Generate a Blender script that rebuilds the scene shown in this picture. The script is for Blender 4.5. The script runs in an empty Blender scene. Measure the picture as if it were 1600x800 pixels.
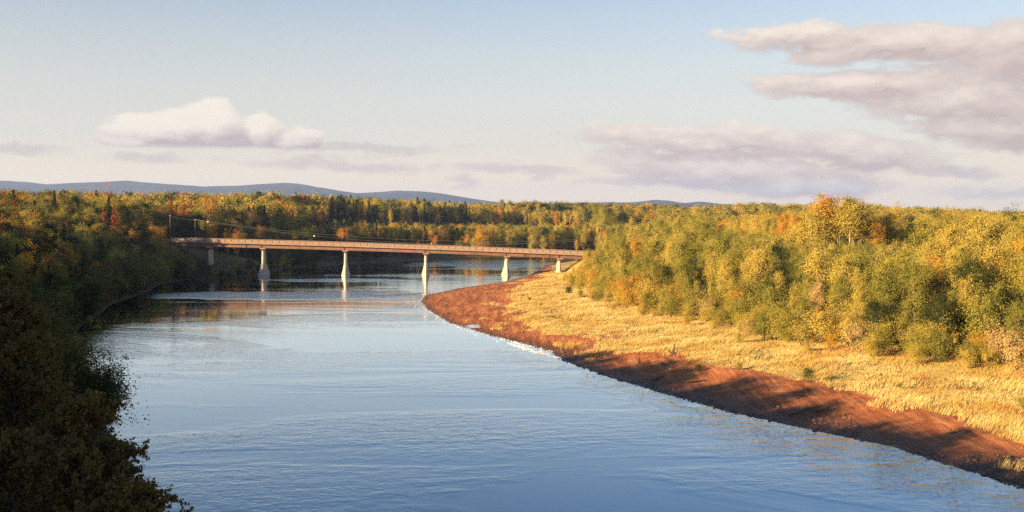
import bpy, math
import numpy as np
from math import radians, pi

# ------------------------------------------------------------------ camera, sky, sun, exposure
scene = bpy.context.scene
COL = scene.collection
CAM_Z = 25.0
SUN_EL, SUN_AZ = radians(15.0), math.atan2(-0.83, -0.56)      # azimuth of the sun, measured from +Y towards +X

cam_d = bpy.data.cameras.new('camera')
cam_d.sensor_width = 36.0
cam_d.lens = 36.0
cam_d.clip_start, cam_d.clip_end = 0.5, 60000.0
cam = bpy.data.objects.new('camera', cam_d)
COL.objects.link(cam)
cam.location = (0, 0, CAM_Z)
cam.rotation_euler = (radians(90.0) - math.atan(70 / 1600), 0, 0)
scene.camera = cam

scene.view_settings.view_transform = 'Standard'
scene.view_settings.look = 'None'
scene.view_settings.gamma = 1.0
scene.view_settings.use_curve_mapping = False
scene.view_settings.exposure = 2.0
scene.cycles.max_bounces = 6
scene.cycles.diffuse_bounces = 2
scene.cycles.glossy_bounces = 3
scene.cycles.transmission_bounces = 2
scene.cycles.volume_bounces = 0
scene.cycles.transparent_max_bounces = 4
scene.cycles.use_denoising = False
scene.cycles.sample_clamp_indirect = 6.0

sun_d = bpy.data.lights.new('sun', 'SUN')
sun_d.energy = 5.0
sun_d.angle = radians(0.5)
sun_d.color = (1.0, 0.69, 0.36)
sun = bpy.data.objects.new('sun', sun_d)
COL.objects.link(sun)
sun.rotation_euler = (radians(90) - SUN_EL, 0, -SUN_AZ + pi)   # lamp points down its -Z

SKY_STRENGTH = 0.05


class NT:
    """small helper for wiring shader nodes"""
    def __init__(s, tree):
        s.t = tree

    def n(s, kind, **kw):
        nd = s.t.nodes.new(kind)
        for k, v in kw.items():
            if k == 'inp':
                for kk, vv in v.items():
                    s.set(nd.inputs[kk], vv)
            else:
                setattr(nd, k, v)
        return nd

    def set(s, sock, v):
        if isinstance(v, bpy.types.NodeSocket):
            s.t.links.new(v, sock)
        else:
            sock.default_value = v

    def math(s, op, a, b=None, c=None, clamp=False):
        nd = s.t.nodes.new('ShaderNodeMath')
        nd.operation = op
        nd.use_clamp = clamp
        s.set(nd.inputs[0], a)
        if b is not None:
            s.set(nd.inputs[1], b)
        if c is not None:
            s.set(nd.inputs[2], c)
        return nd.outputs[0]

    def vmath(s, op, a, b=None, out=0):
        nd = s.t.nodes.new('ShaderNodeVectorMath')
        nd.operation = op
        s.set(nd.inputs[0], a)
        if b is not None:
            s.set(nd.inputs[1], b)
        return nd.outputs[out]

    def mix(s, f, a, b, mode='MIX'):
        nd = s.t.nodes.new('ShaderNodeMix')
        nd.data_type = 'RGBA'
        nd.blend_type = mode
        s.set(nd.inputs[0], f)
        for sock, v in ((nd.inputs[6], a), (nd.inputs[7], b)):
            if not isinstance(v, bpy.types.NodeSocket) and len(v) == 3:
                v = (*v, 1)
            s.set(sock, v)
        return nd.outputs[2]

    def smooth(s, x, lo, hi, a=0.0, b=1.0):
        nd = s.t.nodes.new('ShaderNodeMapRange')
        nd.interpolation_type = 'SMOOTHSTEP'
        s.set(nd.inputs[0], x)
        nd.inputs[1].default_value, nd.inputs[2].default_value = lo, hi
        nd.inputs[3].default_value, nd.inputs[4].default_value = a, b
        return nd.outputs[0]

    def noise(s, vec, scale, detail=4, rough=0.55, dist=0.0, out=0):
        nd = s.t.nodes.new('ShaderNodeTexNoise')
        s.set(nd.inputs['Vector'], vec)
        nd.inputs['Scale'].default_value = scale
        nd.inputs['Detail'].default_value = detail
        nd.inputs['Roughness'].default_value = rough
        nd.inputs['Distortion'].default_value = dist
        return nd.outputs[out]

    def mapping(s, vec, loc=(0, 0, 0), rot=(0, 0, 0), sc=(1, 1, 1), kind='POINT'):
        nd = s.t.nodes.new('ShaderNodeMapping')
        nd.vector_type = kind
        s.set(nd.inputs['Vector'], vec)
        nd.inputs['Location'].default_value = loc
        nd.inputs['Rotation'].default_value = rot
        nd.inputs['Scale'].default_value = sc
        return nd.outputs[0]


def build_world():
    w = bpy.data.worlds.new('World')
    scene.world = w
    w.use_nodes = True
    w.cycles.sampling_method = 'MANUAL'
    w.cycles.sample_map_resolution = 256
    w.node_tree.nodes.clear()
    t = NT(w.node_tree)
    out = t.n('ShaderNodeOutputWorld')
    bg = t.n('ShaderNodeBackground', inp={'Strength': SKY_STRENGTH})
    sky = t.n('ShaderNodeTexSky', sky_type='NISHITA', sun_disc=False, sun_elevation=SUN_EL,
              sun_rotation=SUN_AZ % (2 * pi), altitude=300.0, air_density=1.0, dust_density=1.6, ozone_density=1.0)
    tc = t.n('ShaderNodeTexCoord')
    d = tc.outputs['Generated']
    sep = t.n('ShaderNodeSeparateXYZ', inp={0: d}).outputs
    u = t.math('ARCTAN2', sep[0], sep[1])
    hor = t.math('SQRT', t.math('ADD', t.math('MULTIPLY', sep[0], sep[0]), t.math('MULTIPLY', sep[1], sep[1])))
    v = t.math('ARCTAN2', sep[2], hor)
    uv = t.n('ShaderNodeCombineXYZ', inp={0: u, 1: v}).outputs[0]
    # ragged edges: displace the lookup with direction noise (works all round the sky)
    nd = t.mapping(d, sc=(1, 1, 2.6))
    w1 = t.noise(nd, 9.0, 5, 0.62, out=1)
    w2 = t.noise(nd, 38.0, 3, 0.6, out=1)
    warp = t.vmath('ADD', t.vmath('MULTIPLY', t.vmath('SUBTRACT', w1, (.5, .5, .5)), (0.070, 0.030, 0)),
                   t.vmath('MULTIPLY', t.vmath('SUBTRACT', w2, (.5, .5, .5)), (0.022, 0.013, 0)))
    p0 = t.vmath('ADD', uv, warp)

    def E(px, py, rx, ry, tilt=0.0):
        uu = math.atan((px - 800) / 1600)
        return (uu, (330 - py) / 1600 * math.cos(uu), rx / 1600 * math.cos(uu), ry / 1600, radians(tilt))

    strat = [E(1400, 72, 290, 36, -4), E(1230, 56, 140, 20, -2), E(1590, 85, 150, 62), E(1330, 135, 225, 30, -3), E(1500, 152, 210, 58, -6), E(1560, 200, 200, 42, -9),
             E(1130, 218, 290, 27, -3), E(1330, 238, 170, 36, -9), E(1120, 262, 240, 40, -4), E(1240, 286, 180, 30, 0),
             ]
    thin = [E(570, 236, 190, 10, 2), E(540, 259, 260, 13, -2), E(800, 268, 170, 11, -3), E(222, 255, 90, 11), E(40, 228, 85, 13), E(714, 283, 38, 12, -8),
            E(1500, 270, 90, 9), E(1560, 300, 120, 12), E(1000, 285, 160, 12)]
    cum = [E(328, 208, 66, 58), E(290, 212, 60, 44), E(250, 214, 95, 34), E(402, 215, 52, 40), E(455, 222, 62, 22), E(200, 224, 60, 14)]

    def field(p, ells):
        best = None
        for (cu, cv, ru, rv, tl) in ells:
            q = t.mapping(p, loc=(cu, cv, 0), rot=(0, 0, tl), sc=(ru, rv, 1), kind='TEXTURE')
            val = t.math('SUBTRACT', 1.0, t.vmath('LENGTH', q, out=1))
            best = val if best is None else t.math('MAXIMUM', best, val)
        return best

    # further clouds of the same sort all round, outside the part the photograph shows
    g1 = t.noise(t.mapping(d, loc=(3.1, 1.7, 0), sc=(1, 1, 5.0)), 2.6, 6, 0.6)
    band = t.math('MULTIPLY', t.smooth(v, 0.0, 0.06), t.smooth(v, 0.55, 0.2))
    away = t.smooth(t.math('ABSOLUTE', u), 0.48, 0.75)
    gen = t.math('MULTIPLY', t.math('MULTIPLY', t.math('SUBTRACT', g1, 0.5), 3.2), t.math('MULTIPLY', band, away))

    lightdir = (-0.010, 0.012, 0)
    p1 = t.vmath('ADD', p0, lightdir)
    S0 = t.math('MAXIMUM', field(p0, strat), t.math('ADD', gen, t.math('MULTIPLY_ADD', away, .55, -.60)))
    S1 = field(p1, strat)
    detail = t.noise(nd, 26.0, 4, 0.6)
    a_s = t.math('MULTIPLY', t.smooth(t.math('ADD', S0, t.math('MULTIPLY', t.math('SUBTRACT', detail, .5), 1.15)), -0.02, 0.45), 0.94)
    lit_s = t.math('MULTIPLY_ADD', t.math('SUBTRACT', S0, S1), 0.75, 0.30, clamp=True)
    lit_s = t.math('ADD', lit_s, t.math('MULTIPLY', t.math('SUBTRACT', detail, .5), 1.7), clamp=True)
    k = 1.0 / SKY_STRENGTH
    EXPO = 2 ** scene.view_settings.exposure
    c = lambda r, g, b: (r * k / EXPO, g * k / EXPO, b * k / EXPO, 1)
    col_s = t.mix(lit_s, c(.60, .47, .43), c(.98, .85, .73))
    # cumulus
    Q0 = field(p0, cum)
    Q1 = field(t.vmath('ADD', p0, (-0.009, 0.013, 0)), cum)
    base = t.smooth(t.math('ADD', v, t.math('MULTIPLY', t.math('SUBTRACT', detail, .5), .006)), 0.0565, 0.0625)
    a_c = t.math('MULTIPLY', t.smooth(t.math('ADD', Q0, t.math('MULTIPLY', t.math('SUBTRACT', detail, .5), 0.25)), 0.02, 0.26), base)
    lit_c = t.math('MULTIPLY_ADD', t.math('SUBTRACT', Q0, Q1), 1.15, 0.42, clamp=True)
    lit_c = t.math('ADD', lit_c, t.smooth(v, 0.060, 0.090, -0.36, 0.26), clamp=True)
    lit_c = t.math('ADD', lit_c, t.math('MULTIPLY', t.math('SUBTRACT', detail, .5), 0.35), clamp=True)
    col_c = t.mix(lit_c, c(.57, .475, .47), c(1.0, .90, .77))
    # clear sky: Nishita, a little paler and warmer towards the horizon where the air is thick
    base_sky = t.mix(1.0, sky.outputs[0], t.mix(t.smooth(v, .14, .48), (0.80, 0.84, 0.90), (0.34, 0.70, 1.06)), 'MULTIPLY')
    base_sky = t.mix(t.smooth(v, 0.30, -0.03, 0.08, 0.95), base_sky, c(.88, .80, .69))
    base_sky = t.mix(t.smooth(v, 0.075, -0.005, 0, .85), base_sky, c(1.28, .98, .60))
    res = t.mix(a_s, base_sky, col_s)
    a_t = t.math('MULTIPLY', t.smooth(t.math('ADD', field(p0, thin), t.math('MULTIPLY', t.math('SUBTRACT', detail, .5), 1.2)), 0.0, 0.8), 0.55)
    res = t.mix(a_t, res, c(.60, .50, .50))
    res = t.mix(a_c, res, col_c)
    t.set(bg.inputs['Color'], res)
    w.node_tree.links.new(bg.outputs[0], out.inputs['Surface'])


build_world()

# ------------------------------------------------------------------ helpers
rng = np.random.default_rng(7)


def hash2(ix, iy, seed):
    h = (ix.astype(np.int64) * 374761393 + iy.astype(np.int64) * 668265263 + seed * 1442695041) & 0xffffffff
    h = ((h ^ (h >> 13)) * 1274126177) & 0xffffffff
    return ((h ^ (h >> 16)) & 0xffff) / 65535.0


def vnoise(x, y, seed=0):
    x, y = np.asarray(x, float), np.asarray(y, float)
    ix, iy = np.floor(x), np.floor(y)
    fx, fy = x - ix, y - iy
    fx, fy = fx * fx * (3 - 2 * fx), fy * fy * (3 - 2 * fy)
    a, b = hash2(ix, iy, seed), hash2(ix + 1, iy, seed)
    c, d = hash2(ix, iy + 1, seed), hash2(ix + 1, iy + 1, seed)
    return (a * (1 - fx) + b * fx) * (1 - fy) + (c * (1 - fx) + d * fx) * fy - 0.5


def fbm(x, y, scale, octv=4, seed=0):
    s, amp, tot = 0, 1.0, 0
    for o in range(octv):
        s = s + amp * vnoise(np.asarray(x) / scale * 2 ** o, np.asarray(y) / scale * 2 ** o, seed + o)
        tot += amp
        amp *= .5
    return s / tot * 2


def mesh(name, V, F, mats=(), mi=None, smooth=False):
    """V (n,3); F list of (m,k) integer arrays, quads and triangles"""
    V = np.asarray(V, np.float32)
    if isinstance(F, np.ndarray):
        F = [F]
    F = [np.asarray(f, np.int32) for f in F if len(f)]
    me = bpy.data.meshes.new(name)
    me.vertices.add(len(V))
    me.vertices.foreach_set('co', V.ravel())
    sizes = np.concatenate([np.full(len(f), f.shape[1], np.int32) for f in F])
    idx = np.concatenate([f.ravel() for f in F])
    me.loops.add(len(idx))
    me.loops.foreach_set('vertex_index', idx)
    me.polygons.add(len(sizes))
    st = np.zeros(len(sizes), np.int32)
    st[1:] = np.cumsum(sizes)[:-1]
    me.polygons.foreach_set('loop_start', st)
    try:
        me.polygons.foreach_set('loop_total', sizes)
    except Exception:
        pass
    for m in mats:
        me.materials.append(m)
    if mi is not None:
        me.polygons.foreach_set('material_index', np.asarray(mi, np.int32))
    me.polygons.foreach_set('use_smooth', np.full(len(sizes), smooth))
    me.update(calc_edges=True)
    me.validate()
    return me


def link(name, data, parent=None, loc=(0, 0, 0), rz=0.0, sc=1.0, **props):
    o = bpy.data.objects.new(name, data)
    COL.objects.link(o)
    if parent is not None:
        o.parent = parent
    o.location = loc
    if rz:
        o.rotation_euler = (0, 0, rz)
    if sc != 1.0:
        o.scale = (sc, sc, sc) if np.isscalar(sc) else sc
    for k, v in props.items():
        o[k] = v
    return o


class Geo:
    """collects boxes, tubes and prisms into one mesh"""
    def __init__(s):
        s.V, s.Q, s.T, s.n = [], [], [], 0

    def add(s, V, Q=(), T=()):
        V = np.asarray(V, float)
        if len(Q):
            s.Q.append(np.asarray(Q) + s.n)
        if len(T):
            s.T.append(np.asarray(T) + s.n)
        s.V.append(V)
        s.n += len(V)

    def box(s, x0, x1, y0, y1, z0, z1):
        s.add([(x, y, z) for z in (z0, z1) for y in (y0, y1) for x in (x0, x1)],
              [(0, 2, 3, 1), (4, 5, 7, 6), (0, 1, 5, 4), (2, 6, 7, 3), (0, 4, 6, 2), (1, 3, 7, 5)])

    def loft(s, rings, cap=True):
        """rings: list of (k,3) loops joined in order"""
        k = len(rings[0])
        V = np.concatenate(rings)
        Q = []
        for r in range(len(rings) - 1):
            for i in range(k):
                j = (i + 1) % k
                Q.append((r * k + i, r * k + j, (r + 1) * k + j, (r + 1) * k + i))
        T = []
        if cap:
            m = (len(rings) - 1) * k
            for i in range(1, k - 1):
                T += [(0, i + 1, i), (m, m + i, m + i + 1)]
        s.add(V, Q, T)

    def tube(s, P, R, k=5):
        P = np.asarray(P, float)
        R = np.broadcast_to(np.asarray(R, float), (len(P),))
        D = np.gradient(P, axis=0)
        D /= np.linalg.norm(D, axis=1, keepdims=True) + 1e-9
        ref = np.array([0.31, 0.17, 0.94]) if abs(D[:, 2]).mean() < .8 else np.array([0.94, .31, .1])
        A = np.cross(D, ref)
        A /= np.linalg.norm(A, axis=1, keepdims=True) + 1e-9
        B = np.cross(D, A)
        th = np.arange(k) / k * 2 * pi
        s.loft([P[i] + R[i] * (np.cos(th)[:, None] * A[i] + np.sin(th)[:, None] * B[i]) for i in range(len(P))])

    def mesh(s, name, mats=(), smooth=False):
        F = []
        if s.Q:
            F.append(np.concatenate(s.Q))
        if s.T:
            F.append(np.concatenate(s.T))
        return mesh(name, np.concatenate(s.V), F, mats, smooth=smooth)


def material(name):
    m = bpy.data.materials.new(name)
    m.use_nodes = True
    m.node_tree.nodes.clear()
    t = NT(m.node_tree)
    out = t.n('ShaderNodeOutputMaterial')
    return m, t, out


def surf_mat(name, col, rough=0.85, var=0.35, scale=1.0, bump=0.0, col2=None, spec=0.2, metal=0.0):
    m, t, out = material(name)
    tc = t.n('ShaderNodeTexCoord').outputs['Object']
    n1 = t.noise(tc, scale, 6, 0.65)
    c2 = col2 or tuple(x * (1 - var) for x in col)
    c = t.mix(t.smooth(n1, .3, .7), c2, col)
    b = t.n('ShaderNodeBsdfPrincipled', inp={'Base Color': c, 'Roughness': rough, 'Specular IOR Level': spec, 'Metallic': metal})
    if bump:
        bp = t.n('ShaderNodeBump', inp={'Height': t.noise(tc, scale * 3, 5, .7), 'Strength': bump, 'Distance': .1})
        t.set(b.inputs['Normal'], bp.outputs[0])
    t.set(out.inputs['Surface'], b.outputs[0])
    return m


def leaf_mat(name, col, hue2, trans=0.35, spread=1.0):
    """foliage: two leaf colours mixed per tree and per clump, part of the light passing through the leaves"""
    m, t, out = material(name)
    oi = t.n('ShaderNodeObjectInfo')
    tc = t.n('ShaderNodeTexCoord').outputs['Object']
    n1 = t.noise(tc, 0.55, 3, .6)
    f = t.math('ADD', t.math('MULTIPLY', oi.outputs['Random'], 0.8 * spread), t.math('MULTIPLY', t.math('SUBTRACT', n1, .42), 1.7), clamp=True)
    c = t.mix(f, col, hue2)
    n2 = t.noise(tc, 9.0, 1, .5)
    hsv = t.n('ShaderNodeHueSaturation', inp={'Color': c, 'Value': t.math('MULTIPLY_ADD', n2, .6, 0.7)})
    d = t.n('ShaderNodeBsdfDiffuse', inp={'Color': hsv.outputs[0]})
    tr = t.n('ShaderNodeBsdfTranslucent', inp={'Color': hsv.outputs[0]})
    mx = t.n('ShaderNodeMixShader', inp={0: trans, 1: d.outputs[0], 2: tr.outputs[0]})
    t.set(out.inputs['Surface'], mx.outputs[0])
    return m


M = {}
M['leaf_olive'] = leaf_mat('leaf_olive', (0.152, 0.159, 0.031), (0.288, 0.252, 0.045))
M['leaf_gold'] = leaf_mat('leaf_gold', (0.325, 0.275, 0.053), (0.451, 0.340, 0.073))
M['leaf_amber'] = leaf_mat('leaf_amber', (0.440, 0.285, 0.042), (0.440, 0.225, 0.036))
M['leaf_rust'] = leaf_mat('leaf_rust', (0.359, 0.131, 0.031), (0.443, 0.214, 0.043))
M['leaf_straw'] = leaf_mat('leaf_straw', (0.380, 0.288, 0.096), (0.487, 0.336, 0.143))
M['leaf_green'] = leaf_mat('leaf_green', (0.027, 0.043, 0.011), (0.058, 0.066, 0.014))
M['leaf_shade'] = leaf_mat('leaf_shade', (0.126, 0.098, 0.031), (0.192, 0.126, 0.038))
M['needle_green'] = leaf_mat('needle_green', (.022, .036, .014), (.04, .05, .016), trans=.15)
M['needle_red'] = leaf_mat('needle_red', (.19, .05, .025), (.26, .075, .03), trans=.2)
M['bark_pale'] = surf_mat('bark_pale', (.46, .36, .27), .85, .45, 2.5)
M['bark_dark'] = surf_mat('bark_dark', (.10, .075, .055), .9, .5, 2.0)
M['drift'] = surf_mat('drift', (.13, .08, .055), .9, .5, 2.0, .3)
M['concrete'] = surf_mat('concrete', (.40, .33, .265), .85, .28, .5, .15)
M['concrete_pale'] = surf_mat('concrete_pale', (.275, .19, .14), .8, .3, .8, .1)
M['steel_red'] = surf_mat('steel_red', (.16, .082, .058), .55, .4, .35, 0, spec=.4)
M['steel_dark'] = surf_mat('steel_dark', (.05, .035, .03), .6, .4, 1.5)
M['asphalt'] = surf_mat('asphalt', (.05, .05, .05), .9, .3, .6)
M['pole_wood'] = surf_mat('pole_wood', (.20, .155, .12), .85, .4, 1.2)
M['wire'] = surf_mat('wire', (.16, .14, .13), .5, .2, 1.0)
M['ball_orange'] = surf_mat('ball_orange', (.75, .22, .05), .45, .15, .8, spec=.4)
M['ball_white'] = surf_mat('ball_white', (.62, .52, .45), .45, .12, .8, spec=.4)
M['stone'] = surf_mat('stone', (0.161, 0.102, 0.075), .9, .5, 1.3, .2)
M['foam'] = surf_mat('foam', (.50, .51, .53), .6, .15, 3.0)

# ------------------------------------------------------------------ river and terrain
LEFT = np.array([(60, -420), (20, -150), (8, -60), (2, 0), (-5, 25), (-15, 55), (-31, 85), (-44, 112), (-65, 148), (-77, 170), (-90, 205), (-97, 235), (-108, 275),
                 (-114, 320), (-121, 352), (-119, 374), (-106, 388), (-101, 402), (-101, 425), (-98, 455), (-77, 488), (-53, 526), (-28, 554), (2, 572), (60, 590), (150, 604), (320, 630), (800, 720)], float)
RIGHT = np.array([(150, -420), (90, -150), (68, -60), (60, 0), (54, 50), (47, 88), (40, 108), (27, 126), (14, 154), (8.5, 170), (6.5, 182), (-4, 204), (-14, 228), (-22, 262), (-25.5, 285), (-26, 303),
                  (-18, 330), (-3, 362), (6, 395), (12, 440), (17, 480), (34, 520), (70, 540), (150, 552), (320, 578), (800, 660)], float)
FOREST_EDGE = np.array([(110, 40), (92, 95), (74, 138), (62, 153), (53, 167), (46, 178), (43, 200), (35, 219), (26, 249), (22, 300), (25, 345), (30, 385), (30, 440), (44, 500), (90, 528), (320, 560), (800, 640)], float)


def seg_dist(P, poly):
    best = np.full(len(P), 1e18)
    for a, b in zip(poly[:-1], poly[1:]):
        ab = b - a
        tt = np.clip(((P - a) @ ab) / (ab @ ab), 0, 1)
        q = P - (a + tt[:, None] * ab)
        best = np.minimum(best, (q * q).sum(1))
    return np.sqrt(best)


def inside(P, poly):
    x, y = P[:, 0], P[:, 1]
    r = np.zeros(len(P), bool)
    j = len(poly) - 1
    for i in range(len(poly)):
        xi, yi = poly[i]
        xj, yj = poly[j]
        cond = ((yi > y) != (yj > y)) & (x < (xj - xi) * (y - yi) / (yj - yi + 1e-12) + xi)
        r ^= cond
        j = i
    return r


RIVER = np.concatenate([LEFT, RIGHT[::-1]])
RIGHT_LAND = np.concatenate([RIGHT, [(3e4, 660), (3e4, -420)]])
FOREST_POLY = np.concatenate([FOREST_EDGE, [(3e4, 640), (3e4, 40)]])
DECK = lambda x: 13.45 - (np.asarray(x) + 135) * (5.15 / 160) + 0.45 * (1 - ((np.asarray(x) + 55) / 80) ** 2)   # road level of the bridge
BRIDGE_Y = 400.0


def mud_width(y):
    return np.interp(y, [60, 90, 110, 140, 165, 185, 230, 270, 320, 370, 420, 520], [11, 12, 13, 16, 12, 8, 14, 20, 24, 10, 5, 3])


def ground(P):
    """height, distance to water, side (+1 sunlit bank, -1 shaded bank) for points (n,2)"""
    P = np.asarray(P, float)
    x, y = P[:, 0], P[:, 1]
    dL, dR = seg_dist(P, LEFT), seg_dist(P, RIGHT)
    wet = inside(P, RIVER)
    right = inside(P, RIGHT_LAND)
    n1, n2 = fbm(x, y, 30, 4, 3), fbm(x, y, 7, 3, 9)
    mw = mud_width(y)
    hr = np.interp(dR, [0, 3, 9, 16, 40, 60, 75, 110, 160, 400, 1500, 9000], [0, .16, .50, 1.0, 2.0, 3.3, 5.0, 8.0, 9.5, 10.5, 9, 8])
    cut = 0.45 / (1 + np.exp(-(dR - mw - 1.4 * n2 * 2) * 1.1))           # little scarp where the turf ends
    hr = hr + cut + np.clip(dR / 12, 0, 1) * (n1 * .5 + n2 * .28) + np.clip((dR - mw) / 3, 0, 1) * .42 * fbm(x, y, 4.2, 2, 15) + np.clip(dR / 4, 0, 1) * .16 * (.5 - np.abs(fbm(x * .6 + y * .8, (y * .6 - x * .8) * 3.5, 9, 3, 55)) * 2)
    hl = np.interp(dL, [0, 3, 8, 20, 45, 90, 200, 500, 2000, 9000], [0, 1.0, 2.8, 6.0, 11.5, 17.0, 20.0, 20.0, 16.0, 10.0])
    hl = hl + np.clip((150 - y) / 45, 0, 1) * np.interp(dL, [16, 38, 80], [0, 5.5, 3])
    far = np.clip((y - 440) / 80, 0, 1)                                  # beyond the bridge the bank climbs more gently
    hl2 = np.interp(dL, [0, 4, 12, 40, 120, 220, 420, 900, 2500, 9000], [0, 1.0, 2.6, 4.6, 8.0, 13.0, 16.5, 15.0, 11, 9])
    hl2 = hl2 + np.clip((-70 - x) / 70, 0, 1) * np.interp(dL, [10, 60, 130, 350, 700, 1500], [0, 3, 7, 5, 2, 0])
    hl = hl * (1 - far) + hl2 * far + np.clip(dL / 10, 0, 1) * (n1 * 1.2 + n2 * .35)
    h = np.where(right, hr, hl)
    depth = np.minimum(dL, dR)
    h = np.where(wet, -np.minimum(depth * .11, 3.0) - 0.02 + n2 * .10 * np.clip(depth, 0, 1), h)
    # road embankments at both ends of the bridge
    for (xe, sgn) in ((-133.0, -1), (30.0, 1)):
        along = (x - xe) * sgn
        emb = DECK(xe) - .35 - np.clip(np.abs(y - BRIDGE_Y) - 6.0, 0, None) / 1.6 - np.clip(-along, 0, None) / 1.4 - np.clip(along - 60, 0, None) * .02
        h = np.where(~wet & (np.abs(y - BRIDGE_Y) < 40) & (along > -20) & (along < 220), np.maximum(h, emb), h)
    return h, np.where(right, dR, dL), np.where(right, 1, -1), wet


def axis(lo, hi, step, ends, grow=1.16):
    a = list(np.arange(lo, hi + step / 2, step))
    s = step
    while a[-1] < ends[1]:
        s *= grow
        a.append(min(a[-1] + s, ends[1]))
    s = step
    b = []
    cur = lo
    while cur > ends[0]:
        s *= grow
        cur = max(cur - s, ends[0])
        b.append(cur)
    return np.array(b[::-1] + a)


def build_terrain():
    xs = axis(-160, 120, 1.25, (-14000, 14000))
    ys = axis(60, 420, 1.25, (-3000, 14000))
    X, Y = np.meshgrid(xs, ys)
    P = np.stack([X.ravel(), Y.ravel()], 1)
    h, dist, side, wet = ground(P)
    far_d = np.hypot(P[:, 0], P[:, 1])
    nx, ny = len(xs), len(ys)
    i = np.arange(nx * ny).reshape(ny, nx)
    Q = np.stack([i[:-1, :-1], i[:-1, 1:], i[1:, 1:], i[1:, :-1]], -1).reshape(-1, 4)
    # what grows or lies on the ground: 0 mud, 1 grass, 2 forest floor
    mw = mud_width(P[:, 1]) + 7.5 * fbm(P[:, 0], P[:, 1], 12, 5, 21)
    g = np.clip((dist - mw) / 3.0, 0, 1) * (1 - .50 * np.clip((fbm(P[:, 0], P[:, 1], 15, 4, 131) - .16) * 9, 0, 1) * np.clip((mw + 22 - dist) / 8, 0, 1))
    inforest = inside(P, FOREST_POLY)
    ed = seg_dist(P, FOREST_EDGE)
    ff = np.where(inforest, np.clip(ed / 6, 0, 1), 0)
    grass = np.where(side > 0, g, 1.0)
    floor = np.where(side > 0, ff, 1.0)
    # the open hay field on the far slope
    fx, fy = (P[:, 0] + 12) / 78, (P[:, 1] - 752) / 78
    field = np.clip(1.4 - (fx * fx + fy * fy), 0, 1)
    wet_shade = np.where(wet, 1, np.clip(1.1 - dist / np.interp(P[:, 1], [100, 150, 200, 240], [11, 8.5, 4.5, 2.5]), 0, 1))  # wet water's edge, widened inland to paint shade onto the lower mud
    wet_shade = np.where((side < 0) & ~wet, 0, wet_shade)
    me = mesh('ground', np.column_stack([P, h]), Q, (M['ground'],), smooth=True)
    for nm, arr in (('grass', grass), ('woodfloor', floor * (1 - field)), ('field', field), ('wet', wet_shade)):
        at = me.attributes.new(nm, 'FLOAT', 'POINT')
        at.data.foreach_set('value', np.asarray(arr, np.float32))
    return link('ground', me, kind='structure')


def ground_material():
    m, t, out = material('ground')
    tc = t.n('ShaderNodeTexCoord').outputs['Object']
    A = lambda nm: t.n('ShaderNodeAttribute', attribute_name=nm).outputs['Fac']
    n_big = t.noise(tc, 0.06, 5, .6)
    n_mid = t.noise(tc, 0.45, 6, .65)
    n_fine = t.noise(tc, 3.0, 5, .7)
    streak = t.noise(t.mapping(tc, rot=(0, 0, radians(25)), sc=(.5, .06, .5)), 1.6, 6, .65)
    mud = t.mix(t.smooth(n_mid, .3, .72), (0.142, 0.042, 0.013), (0.314, 0.108, 0.036))
    mud = t.mix(t.smooth(streak, .42, .68), mud, (0.408, 0.163, 0.066))
    mud = t.mix(t.smooth(n_fine, .52, .75, 0, .6), mud, (.075, .034, .02))
    mud = t.mix(t.smooth(n_big, .5, .65, 0, .5), mud, (0.338, 0.108, 0.033))
    mud = t.mix(t.math('MULTIPLY', A('wet'), .9), mud, (.030, .016, .011))  # darkens the wet edge and the shade painted into the mud above it
    gr = t.mix(t.smooth(n_mid, .3, .7), (0.276, 0.202, 0.054), (0.416, 0.323, 0.103))
    gr = t.mix(t.smooth(n_fine, .5, .8, 0, .5), gr, (0.126, 0.090, 0.030))
    gr = t.mix(t.smooth(n_big, .56, .7, 0, .7), gr, (0.133, 0.129, 0.030))
    fl = t.mix(t.smooth(n_mid, .35, .65), (.05, .04, .016), (.11, .07, .022))
    n_far = t.noise(tc, 0.012, 8, .75)
    fl = t.mix(t.smooth(n_far, .45, .6, 0, .8), fl, (.16, .11, .025))
    fd = t.mix(t.smooth(t.noise(t.mapping(tc, sc=(.3, 1, 1)), .03, 4, .6), .4, .6), (0.267, 0.206, 0.061), (0.222, 0.111, 0.051))
    gmask = t.smooth(t.math('ADD', A('grass'), t.math('MULTIPLY', t.math('SUBTRACT', n_mid, .5), 1.3)), .35, .65)
    c = t.mix(gmask, mud, gr)
    c = t.mix(A('woodfloor'), c, fl)
    c = t.mix(t.smooth(A('field'), .2, .5), c, fd)
    hgt = t.math('ADD', t.math('MULTIPLY', n_mid, 1.0), t.math('ADD', t.math('MULTIPLY', n_fine, .35), t.math('MULTIPLY', streak, .8)))
    bp = t.n('ShaderNodeBump', inp={'Height': hgt, 'Strength': .9, 'Distance': .38})
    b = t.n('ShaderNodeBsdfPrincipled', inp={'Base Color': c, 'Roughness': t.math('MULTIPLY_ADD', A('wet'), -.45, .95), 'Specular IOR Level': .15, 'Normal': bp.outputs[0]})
    t.set(out.inputs['Surface'], b.outputs[0])
    return m


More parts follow.
